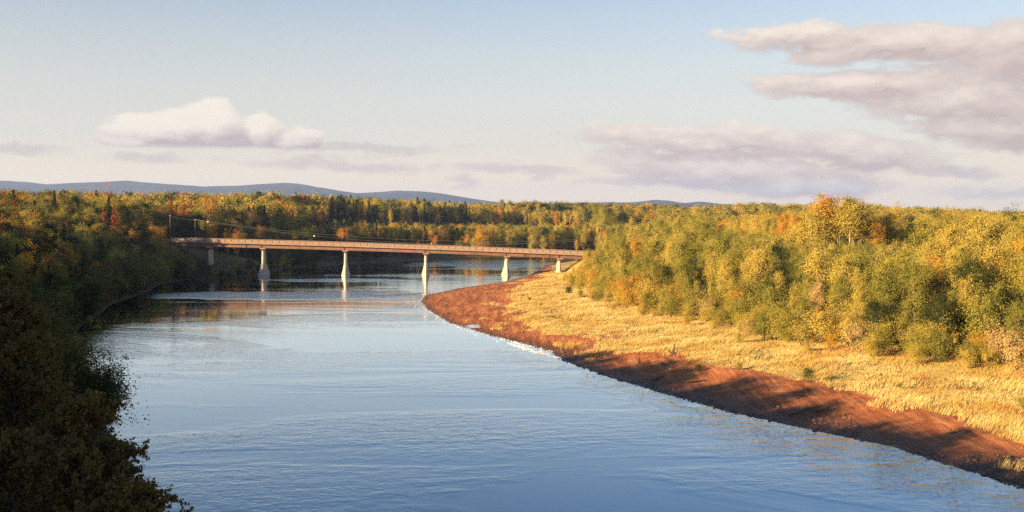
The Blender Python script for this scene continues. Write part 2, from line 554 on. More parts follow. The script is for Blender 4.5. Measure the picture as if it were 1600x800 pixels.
def water_material():
    m, t, out = material('river_water')
    tc = t.n('ShaderNodeTexCoord').outputs['Object']
    fine = t.noise(t.mapping(tc, rot=(0, 0, .35), sc=(1.1, 1.35, 1)), 1.5, 3, .6)
    mid = t.noise(t.mapping(tc, rot=(0, 0, -.2), sc=(.85, 1.25, 1)), .48, 3, .6)
    swirl = t.noise(t.mapping(tc, rot=(0, 0, .15), sc=(.35, 1.0, 1)), .035, 5, .6, .6)
    gust = t.noise(t.mapping(tc, rot=(0, 0, .5), sc=(.6, 1, 1)), .012, 3, .5, .4)
    patch = t.math('ADD', t.smooth(swirl, .46, .58, 0, .75), t.smooth(gust, .44, .58, .0, .85))

    def area(cx, cy, rx, ry, rot, hi=1.05, lo=.75):      # stretches of quicker, ruffled water
        q = t.mapping(tc, loc=(cx, cy, 0), rot=(0, 0, rot), sc=(rx, ry, 1), kind='TEXTURE')
        wob = t.vmath('MULTIPLY', t.vmath('SUBTRACT', t.noise(tc, .05, 4, .6, out=1), (.5, .5, .5)), (1.3, 1.3, 0))
        return t.smooth(t.vmath('LENGTH', t.vmath('ADD', q, wob), out=1), hi, lo)
    ruff = t.math('MAXIMUM', area(-72, 305, 42, 17, .02), area(-66, 372, 30, 9, .0))
    ruff = t.math('MAXIMUM', ruff, area(-12, 492, 30, 50, .25))
    ruff = t.math('MAXIMUM', ruff, t.math('MULTIPLY', area(22, 129, 62, 5.0, radians(113.6), 1.7, .2), t.smooth(t.noise(t.mapping(tc, rot=(0, 0, -.4)), .22, 4, .65), .40, .62, .0, .34)))
    ruff = t.math('MAXIMUM', ruff, t.math('MULTIPLY', t.math('MAXIMUM', area(-34, 113, 7, 2.2, .0, 1.5, .1), area(-7, 107, 12, 5.0, .1, 1.6, .0)), .22))
    calm = t.math('MAXIMUM', area(-50, 340, 75, 11, .0), area(-82, 254, 28, 28, .2))
    calm = t.math('MAXIMUM', calm, area(-20, 335, 22, 30, .2))
    strength = t.math('MULTIPLY', t.math('ADD', patch, t.math('MULTIPLY', ruff, 2.4)), t.math('MULTIPLY_ADD', calm, -.75, 1.0))
    h = t.math('MULTIPLY', t.math('ADD', t.math('MULTIPLY', fine, .35), t.math('MULTIPLY', mid, 1.0)), t.math('ADD', strength, .10))
    bp = t.n('ShaderNodeBump', inp={'Height': h, 'Strength': 1.0, 'Distance': .065})
    fr = t.n('ShaderNodeFresnel', inp={'IOR': 1.5, 'Normal': bp.outputs[0]})
    df = t.n('ShaderNodeBsdfDiffuse', inp={'Color': (.006, .066, .130, 1)})
    gl = t.n('ShaderNodeBsdfGlossy', inp={'Color': (.90, .97, 1.0, 1), 'Roughness': .05, 'Normal': bp.outputs[0]})
    mx = t.n('ShaderNodeMixShader', inp={0: t.math('MULTIPLY', fr.outputs[0], 1.9, clamp=True), 1: df.outputs[0], 2: gl.outputs[0]})
    t.set(out.inputs['Surface'], mx.outputs[0])
    return m


M['ground'] = ground_material()
M['water'] = water_material()
build_terrain()
link('river_water', mesh('river_water', [(-400, -420, 0), (800, -420, 0), (800, 900, 0), (-400, 900, 0)], np.array([[0, 1, 2, 3]]), (M['water'],)), kind='structure')


def build_hills():
    m, t, out = material('hill_forest')
    tc = t.n('ShaderNodeTexCoord').outputs['Object']
    c = t.mix(t.smooth(t.noise(tc, .0022, 8, .7), .38, .62), (.014, .026, .024), (.036, .04, .026))
    bp = t.n('ShaderNodeBump', inp={'Height': t.noise(tc, .02, 6, .7), 'Strength': .6, 'Distance': 20.0})
    b = t.n('ShaderNodeBsdfDiffuse', inp={'Color': c, 'Normal': bp.outputs[0]})
    t.set(out.inputs['Surface'], b.outputs[0])
    px = np.array([-900, -500, -150, 0, 40, 70, 120, 190, 250, 310, 360, 400, 440, 480, 520, 560, 620, 660, 720, 790, 850, 900, 950, 990, 1020, 1045, 1065, 1090, 1115, 1160, 1250, 1400, 1700, 2100, 2600], float)
    py = -2.0 + np.array([300, 290, 280, 283, 286, 290, 287, 284, 288, 292, 291, 289, 287, 291, 298, 303, 299, 301, 309, 319, 322, 318, 317, 318, 315.5, 317, 320, 317, 320, 323, 329, 336, 336, 326, 322], float)
    xs = np.linspace(-11000, 11000, 560)
    ys = np.linspace(7600, 12600, 60)
    X, Y = np.meshgrid(xs, ys)
    crest = CAM_Z + (330 - np.interp(800 + xs / 10000 * 1600, px, py)) / 1600 * 10000
    crest = crest + 14 * fbm(xs, xs * 0 + 3, 700, 4, 12)
    cy = 10000 + 500 * fbm(xs, xs * 0, 3000, 3, 5)
    e = np.clip(1 - np.abs(Y - cy) / np.where(Y < cy, 2300, 2400), 0, 1)
    Z = 5 + (crest - 5) * e ** 1.15 * (1 + (fbm(X, Y, 1300, 5, 8) * .75) * (1 - e)) - 8 * (1 - e)
    i = np.arange(X.size).reshape(X.shape)
    Q = np.stack([i[:-1, :-1], i[:-1, 1:], i[1:, 1:], i[1:, :-1]], -1).reshape(-1, 4)
    link('hills', mesh('hills', np.column_stack([X.ravel(), Y.ravel(), Z.ravel()]), Q, (m,), smooth=True), kind='structure')


build_hills()

# ------------------------------------------------------------------ haze
hz = Geo()
hz.box(-14600, 14600, -3600, 14600, -6, 350)
mh, th, outh = material('haze')
vol = th.n('ShaderNodeVolumePrincipled', inp={'Color': (.36, .52, .95, 1), 'Density': 6.0e-5, 'Anisotropy': 0.1})
th.set(outh.inputs['Volume'], vol.outputs[0])
link('haze', hz.mesh('haze', (mh,)), kind='stuff', label='thin blue haze in front of the far hills', category='haze')

# ------------------------------------------------------------------ tree shapes


def unit(v):
    return v / (np.linalg.norm(v, axis=-1, keepdims=True) + 1e-9)


def cards(r, C, outward, size, elong=1.5, bias=0.9):
    """a diamond-shaped leaf card at every centre C, loosely facing outward"""
    n = len(C)
    N = unit(r.normal(size=(n, 3)) + bias * outward + np.array([0, 0, .35]))
    U = unit(np.cross(N, r.normal(size=(n, 3))))
    W = np.cross(N, U)
    s = size * r.uniform(.6, 1.35, (n, 1))
    V = np.stack([C - U * s * .5 * elong, C + W * s * .5, C + U * s * .5 * elong, C - W * s * .5], 1).reshape(-1, 3)
    return V, np.arange(4 * n).reshape(n, 4)


def broadleaf(seed, H, cb, rad, nl, per, leaf, tr, rise=45, shape='egg', spread=.5, stems=1, lean=.03):
    r = np.random.default_rng(seed)
    g = Geo()
    Cs, Os = [], []
    for s in range(stems):
        off = np.zeros(2) if stems == 1 else r.normal(0, .35, 2)
        tilt = r.normal(0, lean if stems == 1 else .22, 2)
        hh = H if stems == 1 else H * r.uniform(.7, 1)
        zz = np.linspace(0, 1, 9)
        wob = np.cumsum(r.normal(0, .012 * H, (9, 2)), 0) * zz[:, None]
        T = np.column_stack([off + tilt * hh * zz[:, None] + wob, hh * zz * .96])
        T[0, 2] = -.6
        g.tube(T, tr * (1 - zz * .9), 6)
        nn = max(4, nl // stems)
        for i in range(nn):
            f = cb + (1 - cb) * ((i + r.uniform(0, 1)) / nn) ** .9
            f = min(f, .985)
            q = (f - cb) / (1 - cb)
            if shape == 'egg':
                pr = math.sin(pi * min(1, q * .82 + .14)) ** .75
            elif shape == 'column':
                pr = (.55 + .45 * math.sin(pi * q)) * (1 - q ** 4 * .75)
            else:
                pr = (1 - q ** 2.4) ** .5 * .95 + .1
            L = rad * pr * r.uniform(.65, 1.2)
            az = i * 2.399 + r.normal(0, .35)
            el = radians(rise + r.normal(0, 12) - 12 * (1 - q))
            d0 = np.array([math.cos(az) * math.cos(el), math.sin(az) * math.cos(el), math.sin(el)])
            b0 = np.array([np.interp(f, zz, T[:, k]) for k in range(3)])
            ss = np.linspace(0, 1, 5)
            Lr = L / max(.35, math.cos(el))
            B = b0 + d0 * Lr * ss[:, None] + np.column_stack([np.zeros((5, 2)), -.12 * L * ss ** 2])
            g.tube(B, tr * .32 * (1 - f * .6) * (1 - ss * .88), 3)
            nlv = int(per * r.uniform(.6, 1.35) * (.45 + .55 * pr))
            # leaves gather in bunches on the outer limb
            nb = 5
            tb = r.uniform(.35, 1.06, nb)
            bc = b0 + d0 * Lr * tb[:, None] + r.normal(0, spread * .55, (nb, 3)) * L * .5
            pick = r.integers(0, nb, nlv)
            C = bc[pick] + r.normal(0, 1, (nlv, 3)) * spread * L * .32 * np.array([1, 1, .85])
            Cs.append(C)
            Os.append(C - np.array([b0[0], b0[1], b0[2] + .1 * L]))
    C = np.concatenate(Cs)
    O = unit(np.concatenate(Os))
    keep = C[:, 2] > .15
    return g, cards(r, C[keep], O[keep], leaf, 1.5, 1.6)


def conifer(seed, H, rad, whorls, per, leaf, tr, ragged=.2, base=.08):
    r = np.random.default_rng(seed)
    g = Geo()
    zz = np.linspace(0, 1, 7)
    T = np.column_stack([np.cumsum(r.normal(0, .004 * H, (7, 2)), 0), H * zz])
    T[0, 2] = -.6
    g.tube(T, tr * (1 - zz * .95), 6)
    Cs, Os = [], []
    for w in range(whorls):
        f = base + (1 - base) * (w / whorls) ** .92
        nb = int(5 + 3 * (1 - f))
        for b in range(nb):
            L = rad * (1 - f) ** .8 * r.uniform(1 - ragged * 1.6, 1 + ragged) + .12
            az = b / nb * 2 * pi + r.uniform(0, 1.2)
            dr = r.uniform(-.42, -.12) * (1 - f * .9)
            n = max(4, int(per * (.25 + L / rad)))
            t_ = r.uniform(.08, 1.05, n)
            side = r.normal(0, .13, n) * L * (1.15 - t_)
            dx, dy = math.cos(az), math.sin(az)
            C = np.column_stack([dx * t_ * L - dy * side, dy * t_ * L + dx * side, H * f + dr * t_ * L + .10 * L * t_ ** 2 + r.normal(0, .06, n) * (1 + L * .3)])
            Cs.append(C)
            Os.append(np.tile([dx * .7, dy * .7, .6], (n, 1)))
    C = np.concatenate(Cs)
    return g, cards(r, C, np.concatenate(Os), leaf, 1.9, 1.2)


SPECS = {}   # species -> list of (trunk mesh, crown mesh, nominal height, crown radius)


def species(name, items, bark):
    out = []
    for k, (g, (LV, LQ), H, R) in enumerate(items):
        tm = g.mesh(name + '_trunk', (M[bark],), smooth=True)
        cm = mesh(name + '_crown', LV, LQ, (M['leaf_olive'],))
        out.append((tm, cm, H, R))
    SPECS[name] = out


species('poplar', [(*broadleaf(100 + k, 18, .42, 2.5, 50, 160, .18, .20, 48, 'column', .74), 18, 2.6) for k in range(5)], 'bark_pale')
species('stand', [(*broadleaf(150 + k, 19, .60, 2.8, 40, 230, .17, .21, 42, 'egg', .78), 19, 2.8) for k in range(3)], 'bark_pale')
species('aspen', [(*broadleaf(200 + k, 12, .16, 2.7, 54, 190, .15, .15, 46, 'egg', .74), 12, 2.8) for k in range(6)], 'bark_pale')
species('willow', [(*broadleaf(300 + k, 5, .06, 1.9, 40, 130, .125, .06, 50, 'dome', .75, stems=5), 5, 2.6) for k in range(4)], 'bark_dark')
species('spruce', [(*conifer(400 + k, 15, 2.3, 30, 16, .30, .19), 15, 2.0) for k in range(4)], 'bark_dark')
species('snag', [(*conifer(450 + k, 15, 1.5, 24, 11, .26, .17, .35, .2), 15, 1.4) for k in range(2)], 'bark_dark')
def tint(ob, mat):
    """give one tree's crown its own leaf colour while the shape stays shared"""
    ob.material_slots[0].link = 'OBJECT'
    ob.material_slots[0].material = M[mat]
    return ob


# ------------------------------------------------------------------ where the trees stand
TREES = []     # dict(x, y, z, h, sp, var, mat, zone)


def jitter(x0, x1, y0, y1, step, seed):
    r = np.random.default_rng(seed)
    gx, gy = np.meshgrid(np.arange(x0, x1, step), np.arange(y0, y1, step))
    P = np.column_stack([gx.ravel(), gy.ravel()]) + r.uniform(-.48, .48, (gx.size, 2)) * step
    return P, r


_px = np.array([0, 100, 200, 300, 400, 550, 660, 720, 790, 812, 900, 1000, 1100, 1200, 1350, 1450, 1600.])
_py = np.array([303, 301, 302, 306, 304, 309, 315, 321, 324, 319, 320, 324, 325, 322, 325, 330, 335.])
SKY_X, SKY_T = (_px - 800) / 1600, (330 - _py) / 1600


def put(P, hts, sps, mats, zone, r, wide=None):
    if not len(P):
        return
    z = ground(P)[0]
    hts = np.asarray(hts, float)
    if zone in ('far', 'beyond', 'grove', 'terrace', 'back', 'bank', 'wood'):      # the woods keep to one rolling top level
        lvl = np.interp(P[:, 0] / P[:, 1], SKY_X, SKY_T) * P[:, 1] + CAM_Z + r.normal(0, .9, len(P)) + 1.6 * fbm(P[:, 0], P[:, 1], 24, 2, 161) + np.where(np.array(sps) == 'spruce', 3.2, 0)
        hts = np.where(z + hts > lvl, np.maximum(lvl - z, hts * .55), hts)
    for i in range(len(P)):
        TREES.append(dict(x=P[i, 0], y=P[i, 1], z=z[i] - .05, h=float(hts[i]), sp=sps[i], var=int(r.integers(0, len(SPECS[sps[i]]))), mat=mats[i], zone=zone,
                          rz=float(r.uniform(0, 6.28)), w=float(r.uniform(.85, 1.2) if wide is None else r.uniform(.72, 1.02) if wide == 'slim' else wide)))


def choose(r, n, opts):
    k = np.array([o[-1] for o in opts], float)
    pick = r.choice(len(opts), n, p=k / k.sum())
    return [opts[i][0] for i in pick], [opts[i][1] for i in pick]


def in_view(P, margin=.03, zt=30):
    y = np.maximum(P[:, 1], 1)
    return (np.abs(P[:, 0] / y) < .5 + margin + 4 / y) & (P[:, 1] > 10)


def road_clear(P):
    return ~((np.abs(P[:, 1] - BRIDGE_Y) < 6.5) & ((P[:, 0] < -108) | (P[:, 0] > 24))) & ~((np.abs(P[:, 0] + 137) < 13) & (P[:, 1] > 388) & (P[:, 1] < 440))


def sunlit_bank():
    # willow fringe at the edge of the grass
    P, r = jitter(0, 130, 90, 540, 3.4, 31)
    ins, ed = inside(P, FOREST_POLY), seg_dist(P, FOREST_EDGE)
    k = ((ed < np.where(ins, 5.5, 2.2)) | (~ins & (ed < 8) & (r.uniform(size=len(P)) < .22))) & in_view(P) & road_clear(P) & (P[:, 1] < 400)
    P = P[k]
    sp, mt = choose(r, len(P), [('willow', 'leaf_gold', 4), ('willow', 'leaf_amber', 1.5), ('willow', 'leaf_straw', .7), ('willow', 'leaf_olive', 2.5)])
    out_d = np.where(inside(P, FOREST_POLY), 0, seg_dist(P, FOREST_EDGE))
    put(P, r.uniform(2.6, 5.6, len(P)) * np.interp(out_d, [0, 2, 8], [1, .8, .3]), sp, mt, 'fringe', r)
    # the young wood behind it
    P, r = jitter(0, 260, 90, 560, 4.9, 32)
    ins, ed = inside(P, FOREST_POLY), seg_dist(P, FOREST_EDGE)
    k = ins & (ed > 4.5) & (ed < 62) & in_view(P) & road_clear(P)
    P, e = P[k], ed[k]
    ramp = np.interp(e, [4, 15, 35, 62], [7.5, 11.5, 13.5, 14.0])
    hts = ramp * r.uniform(.72, 1.22, len(P)) * (1 + .16 * fbm(P[:, 0], P[:, 1], 22, 2, 77))
    sp, mt = choose(r, len(P), [('aspen', 'leaf_gold', 4.2), ('aspen', 'leaf_olive', 5.6), ('aspen', 'leaf_amber', .35), ('aspen', 'leaf_green', .9), ('stand', 'leaf_olive', 1.3), ('poplar', 'leaf_gold', 1.5), ('poplar', 'leaf_olive', 1.0),
                                ('aspen', 'leaf_straw', .25), ('spruce', 'needle_green', .3)])
    zc = ground(P)[0]
    rt = P[:, 0] / P[:, 1]
    hts = np.where((rt > .19) & (rt < .40) & (e > 18), np.minimum(hts, 16.6 - zc + r.normal(0, .5, len(P))), hts)
    # a lane with little in it behind the front wood: trunks and shade show there
    lane = (np.abs(e - 52) < 7) & (fbm(P[:, 0], P[:, 1], 26, 2, 61) > -.15) & (P[:, 1] < 300)
    put(P[~lane], hts[~lane], [a for a, b in zip(sp, lane) if not b], [a for a, b in zip(mt, lane) if not b], 'wood', r, 'slim')
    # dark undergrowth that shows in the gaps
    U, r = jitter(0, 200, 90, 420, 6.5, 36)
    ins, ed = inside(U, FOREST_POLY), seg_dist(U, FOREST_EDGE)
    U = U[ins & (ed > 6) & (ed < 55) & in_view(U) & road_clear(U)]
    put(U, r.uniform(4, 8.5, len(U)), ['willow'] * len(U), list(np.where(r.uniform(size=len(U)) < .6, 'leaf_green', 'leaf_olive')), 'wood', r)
    # older poplars on the terrace
    P, r = jitter(20, 420, 90, 560, 5.2, 33)
    ins, ed = inside(P, FOREST_POLY), seg_dist(P, FOREST_EDGE)
    k = ins & (ed > 58) & (ed < 150) & in_view(P) & road_clear(P)
    P = P[k]
    hts = r.uniform(10.0, 14.2, len(P))
    ed = ed[k]
    ratio = P[:, 0] / P[:, 1]
    glade = (ratio > .20) & (ratio < .40) & (ed < 92)          # open stand under the golden clump
    sp, mt = choose(r, len(P), [('poplar', 'leaf_gold', 5), ('poplar', 'leaf_amber', .6), ('poplar', 'leaf_olive', 2.4), ('aspen', 'leaf_gold', 2.5), ('spruce', 'needle_green', .6), ('aspen', 'leaf_green', 1.0)])
    put(P[~glade], hts[~glade], [a for a, b in zip(sp, glade) if not b], [a for a, b in zip(mt, glade) if not b], 'terrace', r)
    G = P[glade]
    eg = ed[glade]
    front = G[(eg < 78) & (r.uniform(size=len(G)) < .42)]
    put(front, r.uniform(13.5, 16.5, len(front)), ['stand'] * len(front), list(np.where(r.uniform(size=len(front)) < .7, 'leaf_gold', 'leaf_amber')), 'terrace', r)
    rear = G[eg >= 78]
    sp, mt = choose(r, len(rear), [('aspen', 'leaf_green', 4), ('spruce', 'needle_green', 2.5), ('poplar', 'leaf_gold', 2)])
    put(rear, r.uniform(9, 13, len(rear)), sp, mt, 'terrace', r)
    # the tall golden clump that stands above everything
    P = np.array([(73, 247), (77, 250), (81, 246), (79, 254), (85, 251), (70, 252)], float)
    r = np.random.default_rng(34)
    put(P, np.array([17.5, 20.8, 20.3, 19, 18.3, 15.5]), ['stand'] * 6, ['leaf_gold', 'leaf_amber', 'leaf_gold', 'leaf_gold', 'leaf_amber', 'leaf_gold'], 'clump', r, 1.35)
    # and the country behind, far
    P, r = jitter(40, 1500, 150, 560, 8.5, 35)
    ins, ed = inside(P, FOREST_POLY), seg_dist(P, FOREST_EDGE)
    k = ins & (ed > 150) & in_view(P)
    P = P[k]
    sp, mt = choose(r, len(P), [('aspen', 'leaf_gold', 5), ('aspen', 'leaf_olive', 3), ('poplar', 'leaf_gold', 2), ('spruce', 'needle_green', 1.2), ('aspen', 'leaf_amber', .8)])
    put(P, r.uniform(11, 15, len(P)), sp, mt, 'back', r)


def shaded_bank():
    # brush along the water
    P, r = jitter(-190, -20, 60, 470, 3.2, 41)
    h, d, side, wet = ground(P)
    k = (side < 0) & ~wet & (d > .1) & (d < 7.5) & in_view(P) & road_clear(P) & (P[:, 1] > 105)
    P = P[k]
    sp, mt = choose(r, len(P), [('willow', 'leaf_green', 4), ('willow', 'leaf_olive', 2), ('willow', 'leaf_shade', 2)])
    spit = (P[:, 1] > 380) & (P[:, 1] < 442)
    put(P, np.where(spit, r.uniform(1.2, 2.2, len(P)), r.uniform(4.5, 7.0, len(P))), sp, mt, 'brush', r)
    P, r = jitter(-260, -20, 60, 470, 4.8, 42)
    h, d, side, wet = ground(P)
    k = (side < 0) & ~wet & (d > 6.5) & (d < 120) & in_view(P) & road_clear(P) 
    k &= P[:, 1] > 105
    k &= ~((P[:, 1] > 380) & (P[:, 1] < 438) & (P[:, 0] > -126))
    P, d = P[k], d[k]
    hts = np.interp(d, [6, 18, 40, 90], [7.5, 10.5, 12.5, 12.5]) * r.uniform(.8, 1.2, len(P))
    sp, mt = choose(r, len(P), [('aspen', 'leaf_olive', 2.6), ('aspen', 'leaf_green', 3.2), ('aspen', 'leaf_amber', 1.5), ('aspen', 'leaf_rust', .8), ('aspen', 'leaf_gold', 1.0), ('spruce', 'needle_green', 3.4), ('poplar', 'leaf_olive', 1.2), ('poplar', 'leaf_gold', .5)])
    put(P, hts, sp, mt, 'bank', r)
    r = np.random.default_rng(43)
    # red dying spruces and tall dark ones along the skyline
    def at(px, D):
        return ((px - 800) / 1600 * D, D)
    P = np.array([at(163, 372), at(178, 376), at(268, 440), at(276, 446), at(24, 352), at(8, 360), at(333, 520)], float)
    put(P, np.array([19.5, 18.5, 20, 17, 17.5, 19, 19]), ['snag'] * 7, ['needle_red'] * 7, 'redspruce', r, 1.25)
    P = np.array([at(22, 366), at(86, 380), at(171, 384), at(55, 370), at(300, 520), at(320, 530), at(345, 540)], float)
    put(P, np.array([20, 21, 21.5, 17, 19, 20, 18]), ['spruce'] * 7, ['needle_green'] * 7, 'skyspruce', r, .8)


def far_bank():
    P, r = jitter(-330, 420, 410, 1000, 6.0, 51)
    h, d, side, wet = ground(P)
    fx, fy = (P[:, 0] + 12) / 78, (P[:, 1] - 752) / 78
    fieldm = (fx * fx + fy * fy) < 1.0
    far = (P[:, 1] > 440) & ((P[:, 1] < 680) | (r.uniform(size=len(P)) < .55))
    k = (side < 0) & ~wet & (d > 3) & in_view(P) & far & ~fieldm & road_clear(P) & (d > 0)
    P, d = P[k], d[k]
    P0 = P
    west = P[:, 0] < -30
    hts = np.interp(d, [3, 12, 40, 200], [7, 11, 13.5, 14.5]) * r.uniform(.82, 1.2, len(P))
    # dark spruce low on the bank west of the bend, gold above; mixed gold to the east
    sp, mt = [], []
    for i in range(len(P)):
        if west[i] and d[i] < 48:
            o = [('spruce', 'needle_green', 5), ('aspen', 'leaf_green', 4), ('aspen', 'leaf_shade', 1.5), ('aspen', 'leaf_rust', .3)]
        elif west[i] and d[i] < 110:
            o = [('aspen', 'leaf_amber', 2), ('aspen', 'leaf_gold', 2.4), ('aspen', 'leaf_rust', .8), ('spruce', 'needle_green', 3), ('aspen', 'leaf_olive', 3.2), ('aspen', 'leaf_green', 1)]
        elif west[i]:
            o = [('poplar', 'leaf_olive', 4), ('poplar', 'leaf_gold', 2), ('aspen', 'leaf_gold', 1.6), ('spruce', 'needle_green', 1.8), ('aspen', 'leaf_green', 1.6), ('aspen', 'leaf_rust', .4)]
        else:
            o = [('aspen', 'leaf_olive', 4), ('aspen', 'leaf_gold', 3.4), ('aspen', 'leaf_green', 1.5), ('spruce', 'needle_green', .8), ('aspen', 'leaf_amber', 1)]
        a, b = choose(r, 1, o)
        sp += a
        mt += b
    hts = hts * (1 + .55 * fbm(P[:, 0], P[:, 1], 45, 3, 141))
    zc = ground(P)[0]
    low = (np.abs(P[:, 0] + 15) < 105) & (P[:, 1] < 720)
    hts = np.where(low, np.clip(14.8 - zc + r.normal(0, 1.2, len(P)), 5, hts), hts)
    put(P, hts, sp, mt, 'far', r)
    # grove of tall bare-stemmed poplars on the rim of the field
    P, r = jitter(5, 150, 880, 960, 6.0, 52)
    P = P[in_view(P)]
    put(P, r.uniform(13, 18, len(P)), list(np.where(r.uniform(size=len(P)) < .45, 'poplar', 'aspen')), list(np.where(r.uniform(size=len(P)) < .6, 'leaf_green', 'leaf_olive')), 'grove', r)
    r = np.random.default_rng(53)
    put(np.array([(-17, 566.0)]), [14.5], ['aspen'], ['leaf_amber'], 'yellow', r, 1.25)
    put(np.array([(-1, 905.0), (-8, 908.0)]), [19, 20], ['poplar'] * 2, ['leaf_olive'] * 2, 'pair', r, 1.3)
    put(np.array([(16, 900.0)]), [17], ['snag'], ['needle_red'], 'redfield', r, 1.3)
    # and on to the foot of the hills
    P, r = jitter(-1500, 1500, 1000, 2600, 19, 54)
    P = P[in_view(P)]
    sp, mt = choose(r, len(P), [('aspen', 'leaf_olive', 3), ('aspen', 'leaf_gold', 3), ('poplar', 'leaf_gold', 1.5), ('spruce', 'needle_green', 2), ('aspen', 'leaf_green', 2)])
    put(P, r.uniform(7, 11.5, len(P)) * (1 + .6 * fbm(P[:, 0], P[:, 1], 110, 3, 151)), sp, mt, 'beyond', r)


def bluff_wood():
    """the wood that goes on up the shaded bank beside and behind the viewpoint"""
    P, r = jitter(-330, 20, -130, 400, 5.0, 61)
    h, d, side, wet = ground(P)
    k = (side < 0) & ~wet & (d > 5) & ~in_view(P, .03) & (P[:, 0] < -12) & (P[:, 0] < -.53 * P[:, 1] - 9) & road_clear(P)
    P, d = P[k], d[k]
    low = np.clip((P[:, 1] - 105) / 40, 0, 1) * np.clip((260 - P[:, 1]) / 40, 0, 1)
    hts = np.where(P[:, 1] > 275, .68, 1.0) * np.where(P[:, 1] < 115, r.uniform(11.5, 18.5, len(P)), r.uniform(12, 17, len(P))) * (1 - .35 * low * np.clip((60 - d) / 30, 0, 1))
    sp, mt = choose(r, len(P), [('aspen', 'leaf_olive', 4), ('poplar', 'leaf_gold', 3), ('spruce', 'needle_green', 2), ('aspen', 'leaf_green', 2)])
    put(P, hts, sp, mt, 'bluff', r)


sunlit_bank()
shaded_bank()
far_bank()
bluff_wood()

# ------------------------------------------------------------------ which trees can be told apart: those that show largest from the viewpoint
def visible_area(trees):
    W, Hh = 640, 320
    f = W
    buf = np.zeros((Hh, W), bool)
    order = sorted(range(len(trees)), key=lambda i: trees[i]['y'])
    area = np.zeros(len(trees))
    for i in order:
        t_ = trees[i]
        if t_['zone'] == 'bluff' or t_['y'] < 5:
            continue
        sp = SPECS[t_['sp']][t_['var']]
        s = f / t_['y']
        cx = W / 2 + t_['x'] * s
        rr = sp[3] * t_['h'] / sp[2] * t_['w'] * s * .9
        y0 = 132 + (CAM_Z - t_['z'] - t_['h']) * s
        y1 = 132 + (CAM_Z - t_['z'] - t_['h'] * (.3 if t_['sp'] == 'poplar' else .05)) * s
        xa, xb = max(0, int(cx - rr)), min(W, int(cx + rr) + 1)
        ya, yb = max(0, int(y0)), min(Hh, int(y1) + 1)
        if xa >= xb or ya >= yb:
            continue
        yy, xx = np.mgrid[ya:yb, xa:xb]
        el = ((xx - cx) / max(rr, .6)) ** 2 + ((yy - (y0 + y1) / 2) / max((y1 - y0) / 2, .6)) ** 2 < 1.15
        sub = buf[ya:yb, xa:xb]
        area[i] = (el & ~sub).sum()
        sub |= el
    return area


area = visible_area(TREES)
KIND = {'stand': 'poplar_tree', 'poplar': 'poplar_tree', 'aspen': 'aspen_tree', 'willow': 'willow_shrub', 'spruce': 'spruce_tree', 'snag': 'spruce_tree'}
CAP = {'poplar_tree': 130, 'aspen_tree': 290, 'willow_shrub': 150, 'spruce_tree': 110}
single = set()
for kind, cap in CAP.items():
    ids = [i for i in range(len(TREES)) if KIND[TREES[i]['sp']] == kind and area[i] >= 5 and TREES[i]['zone'] != 'bluff']
    ids.sort(key=lambda i: -area[i])
    single |= set(ids[:cap])
for i, t_ in enumerate(TREES):
    if t_['zone'] in ('clump', 'redspruce', 'skyspruce', 'yellow', 'pair', 'redfield'):
        single.add(i)

COLOUR = {'leaf_olive': 'olive green', 'leaf_gold': 'yellow-green', 'leaf_amber': 'golden', 'leaf_rust': 'rust orange', 'leaf_straw': 'pale straw', 'leaf_green': 'dark green',
          'leaf_shade': 'brownish', 'needle_green': 'dark green', 'needle_red': 'reddish brown'}
NOUN = {'poplar': 'poplar', 'stand': 'bare-stemmed poplar', 'aspen': 'aspen', 'willow': 'willow shrub', 'spruce': 'spruce', 'snag': 'dying spruce'}


def place_phrase(t_):
    z, y = t_['zone'], t_['y']
    x = t_['x']
    if z == 'fringe':
        return 'at the grass edge ' + ('near the bridge' if y > 260 else 'by the dark bush' if y > 205 else 'above the driftwood' if y > 165 else 'above the widest mud')
    if z == 'wood':
        return 'in the sunlit wood ' + ('beside the bridge' if y > 300 else 'facing the sandbar' if y > 225 else 'under the golden clump' if y > 180 else 'over the grass flat')
    if z == 'terrace':
        return 'on the sunlit terrace ' + ('toward the bridge' if x / y < .2 else 'around the golden clump' if x / y < .36 else 'beyond the golden clump')
    if z == 'clump':
        return 'in the tallest clump of the sunlit wood'
    if z == 'back':
        return 'far back on the sunlit plain'
    if z == 'brush':
        return 'overhanging the shaded water\'s edge'
    if z == 'bank':
        return 'on the shaded bank ' + ('near the bridge end' if y > 330 else 'halfway to the bridge' if y > 220 else 'before the river bend')
    if z == 'redspruce':
        return 'on the skyline above the shaded bank'
    if z == 'skyspruce':
        return 'standing against the blue hills'
    if z == 'grove':
        return 'in the grove beyond the field'
    if z == 'yellow':
        return 'on the far shore behind the bridge'
    if z in ('pair', 'redfield'):
        return 'at the top of the far field'
    if z == 'beyond':
        return 'on the plain before the hills'
    return 'on the far bank ' + ('behind the bridge' if x < -60 else 'at the river bend' if x < 10 else 'past the river bend')


ORD = ['nearest', 'second', 'third', 'fourth', 'fifth', 'sixth', 'seventh', 'eighth', 'ninth', 'tenth', 'eleventh', 'twelfth', 'thirteenth', 'fourteenth', 'fifteenth', 'sixteenth', 'seventeenth', 'eighteenth',
       'nineteenth', 'twentieth']


def ordinal(n):
    if n < 20:
        return ORD[n] if n else 'first'
    tens = ['', '', 'twenty', 'thirty', 'forty', 'fifty', 'sixty', 'seventy'][(n + 1) // 10]
    k = (n + 1) % 10
    return (tens[:-1] + 'ieth') if k == 0 else tens + '-' + ('first' if k == 1 else ORD[k - 1])


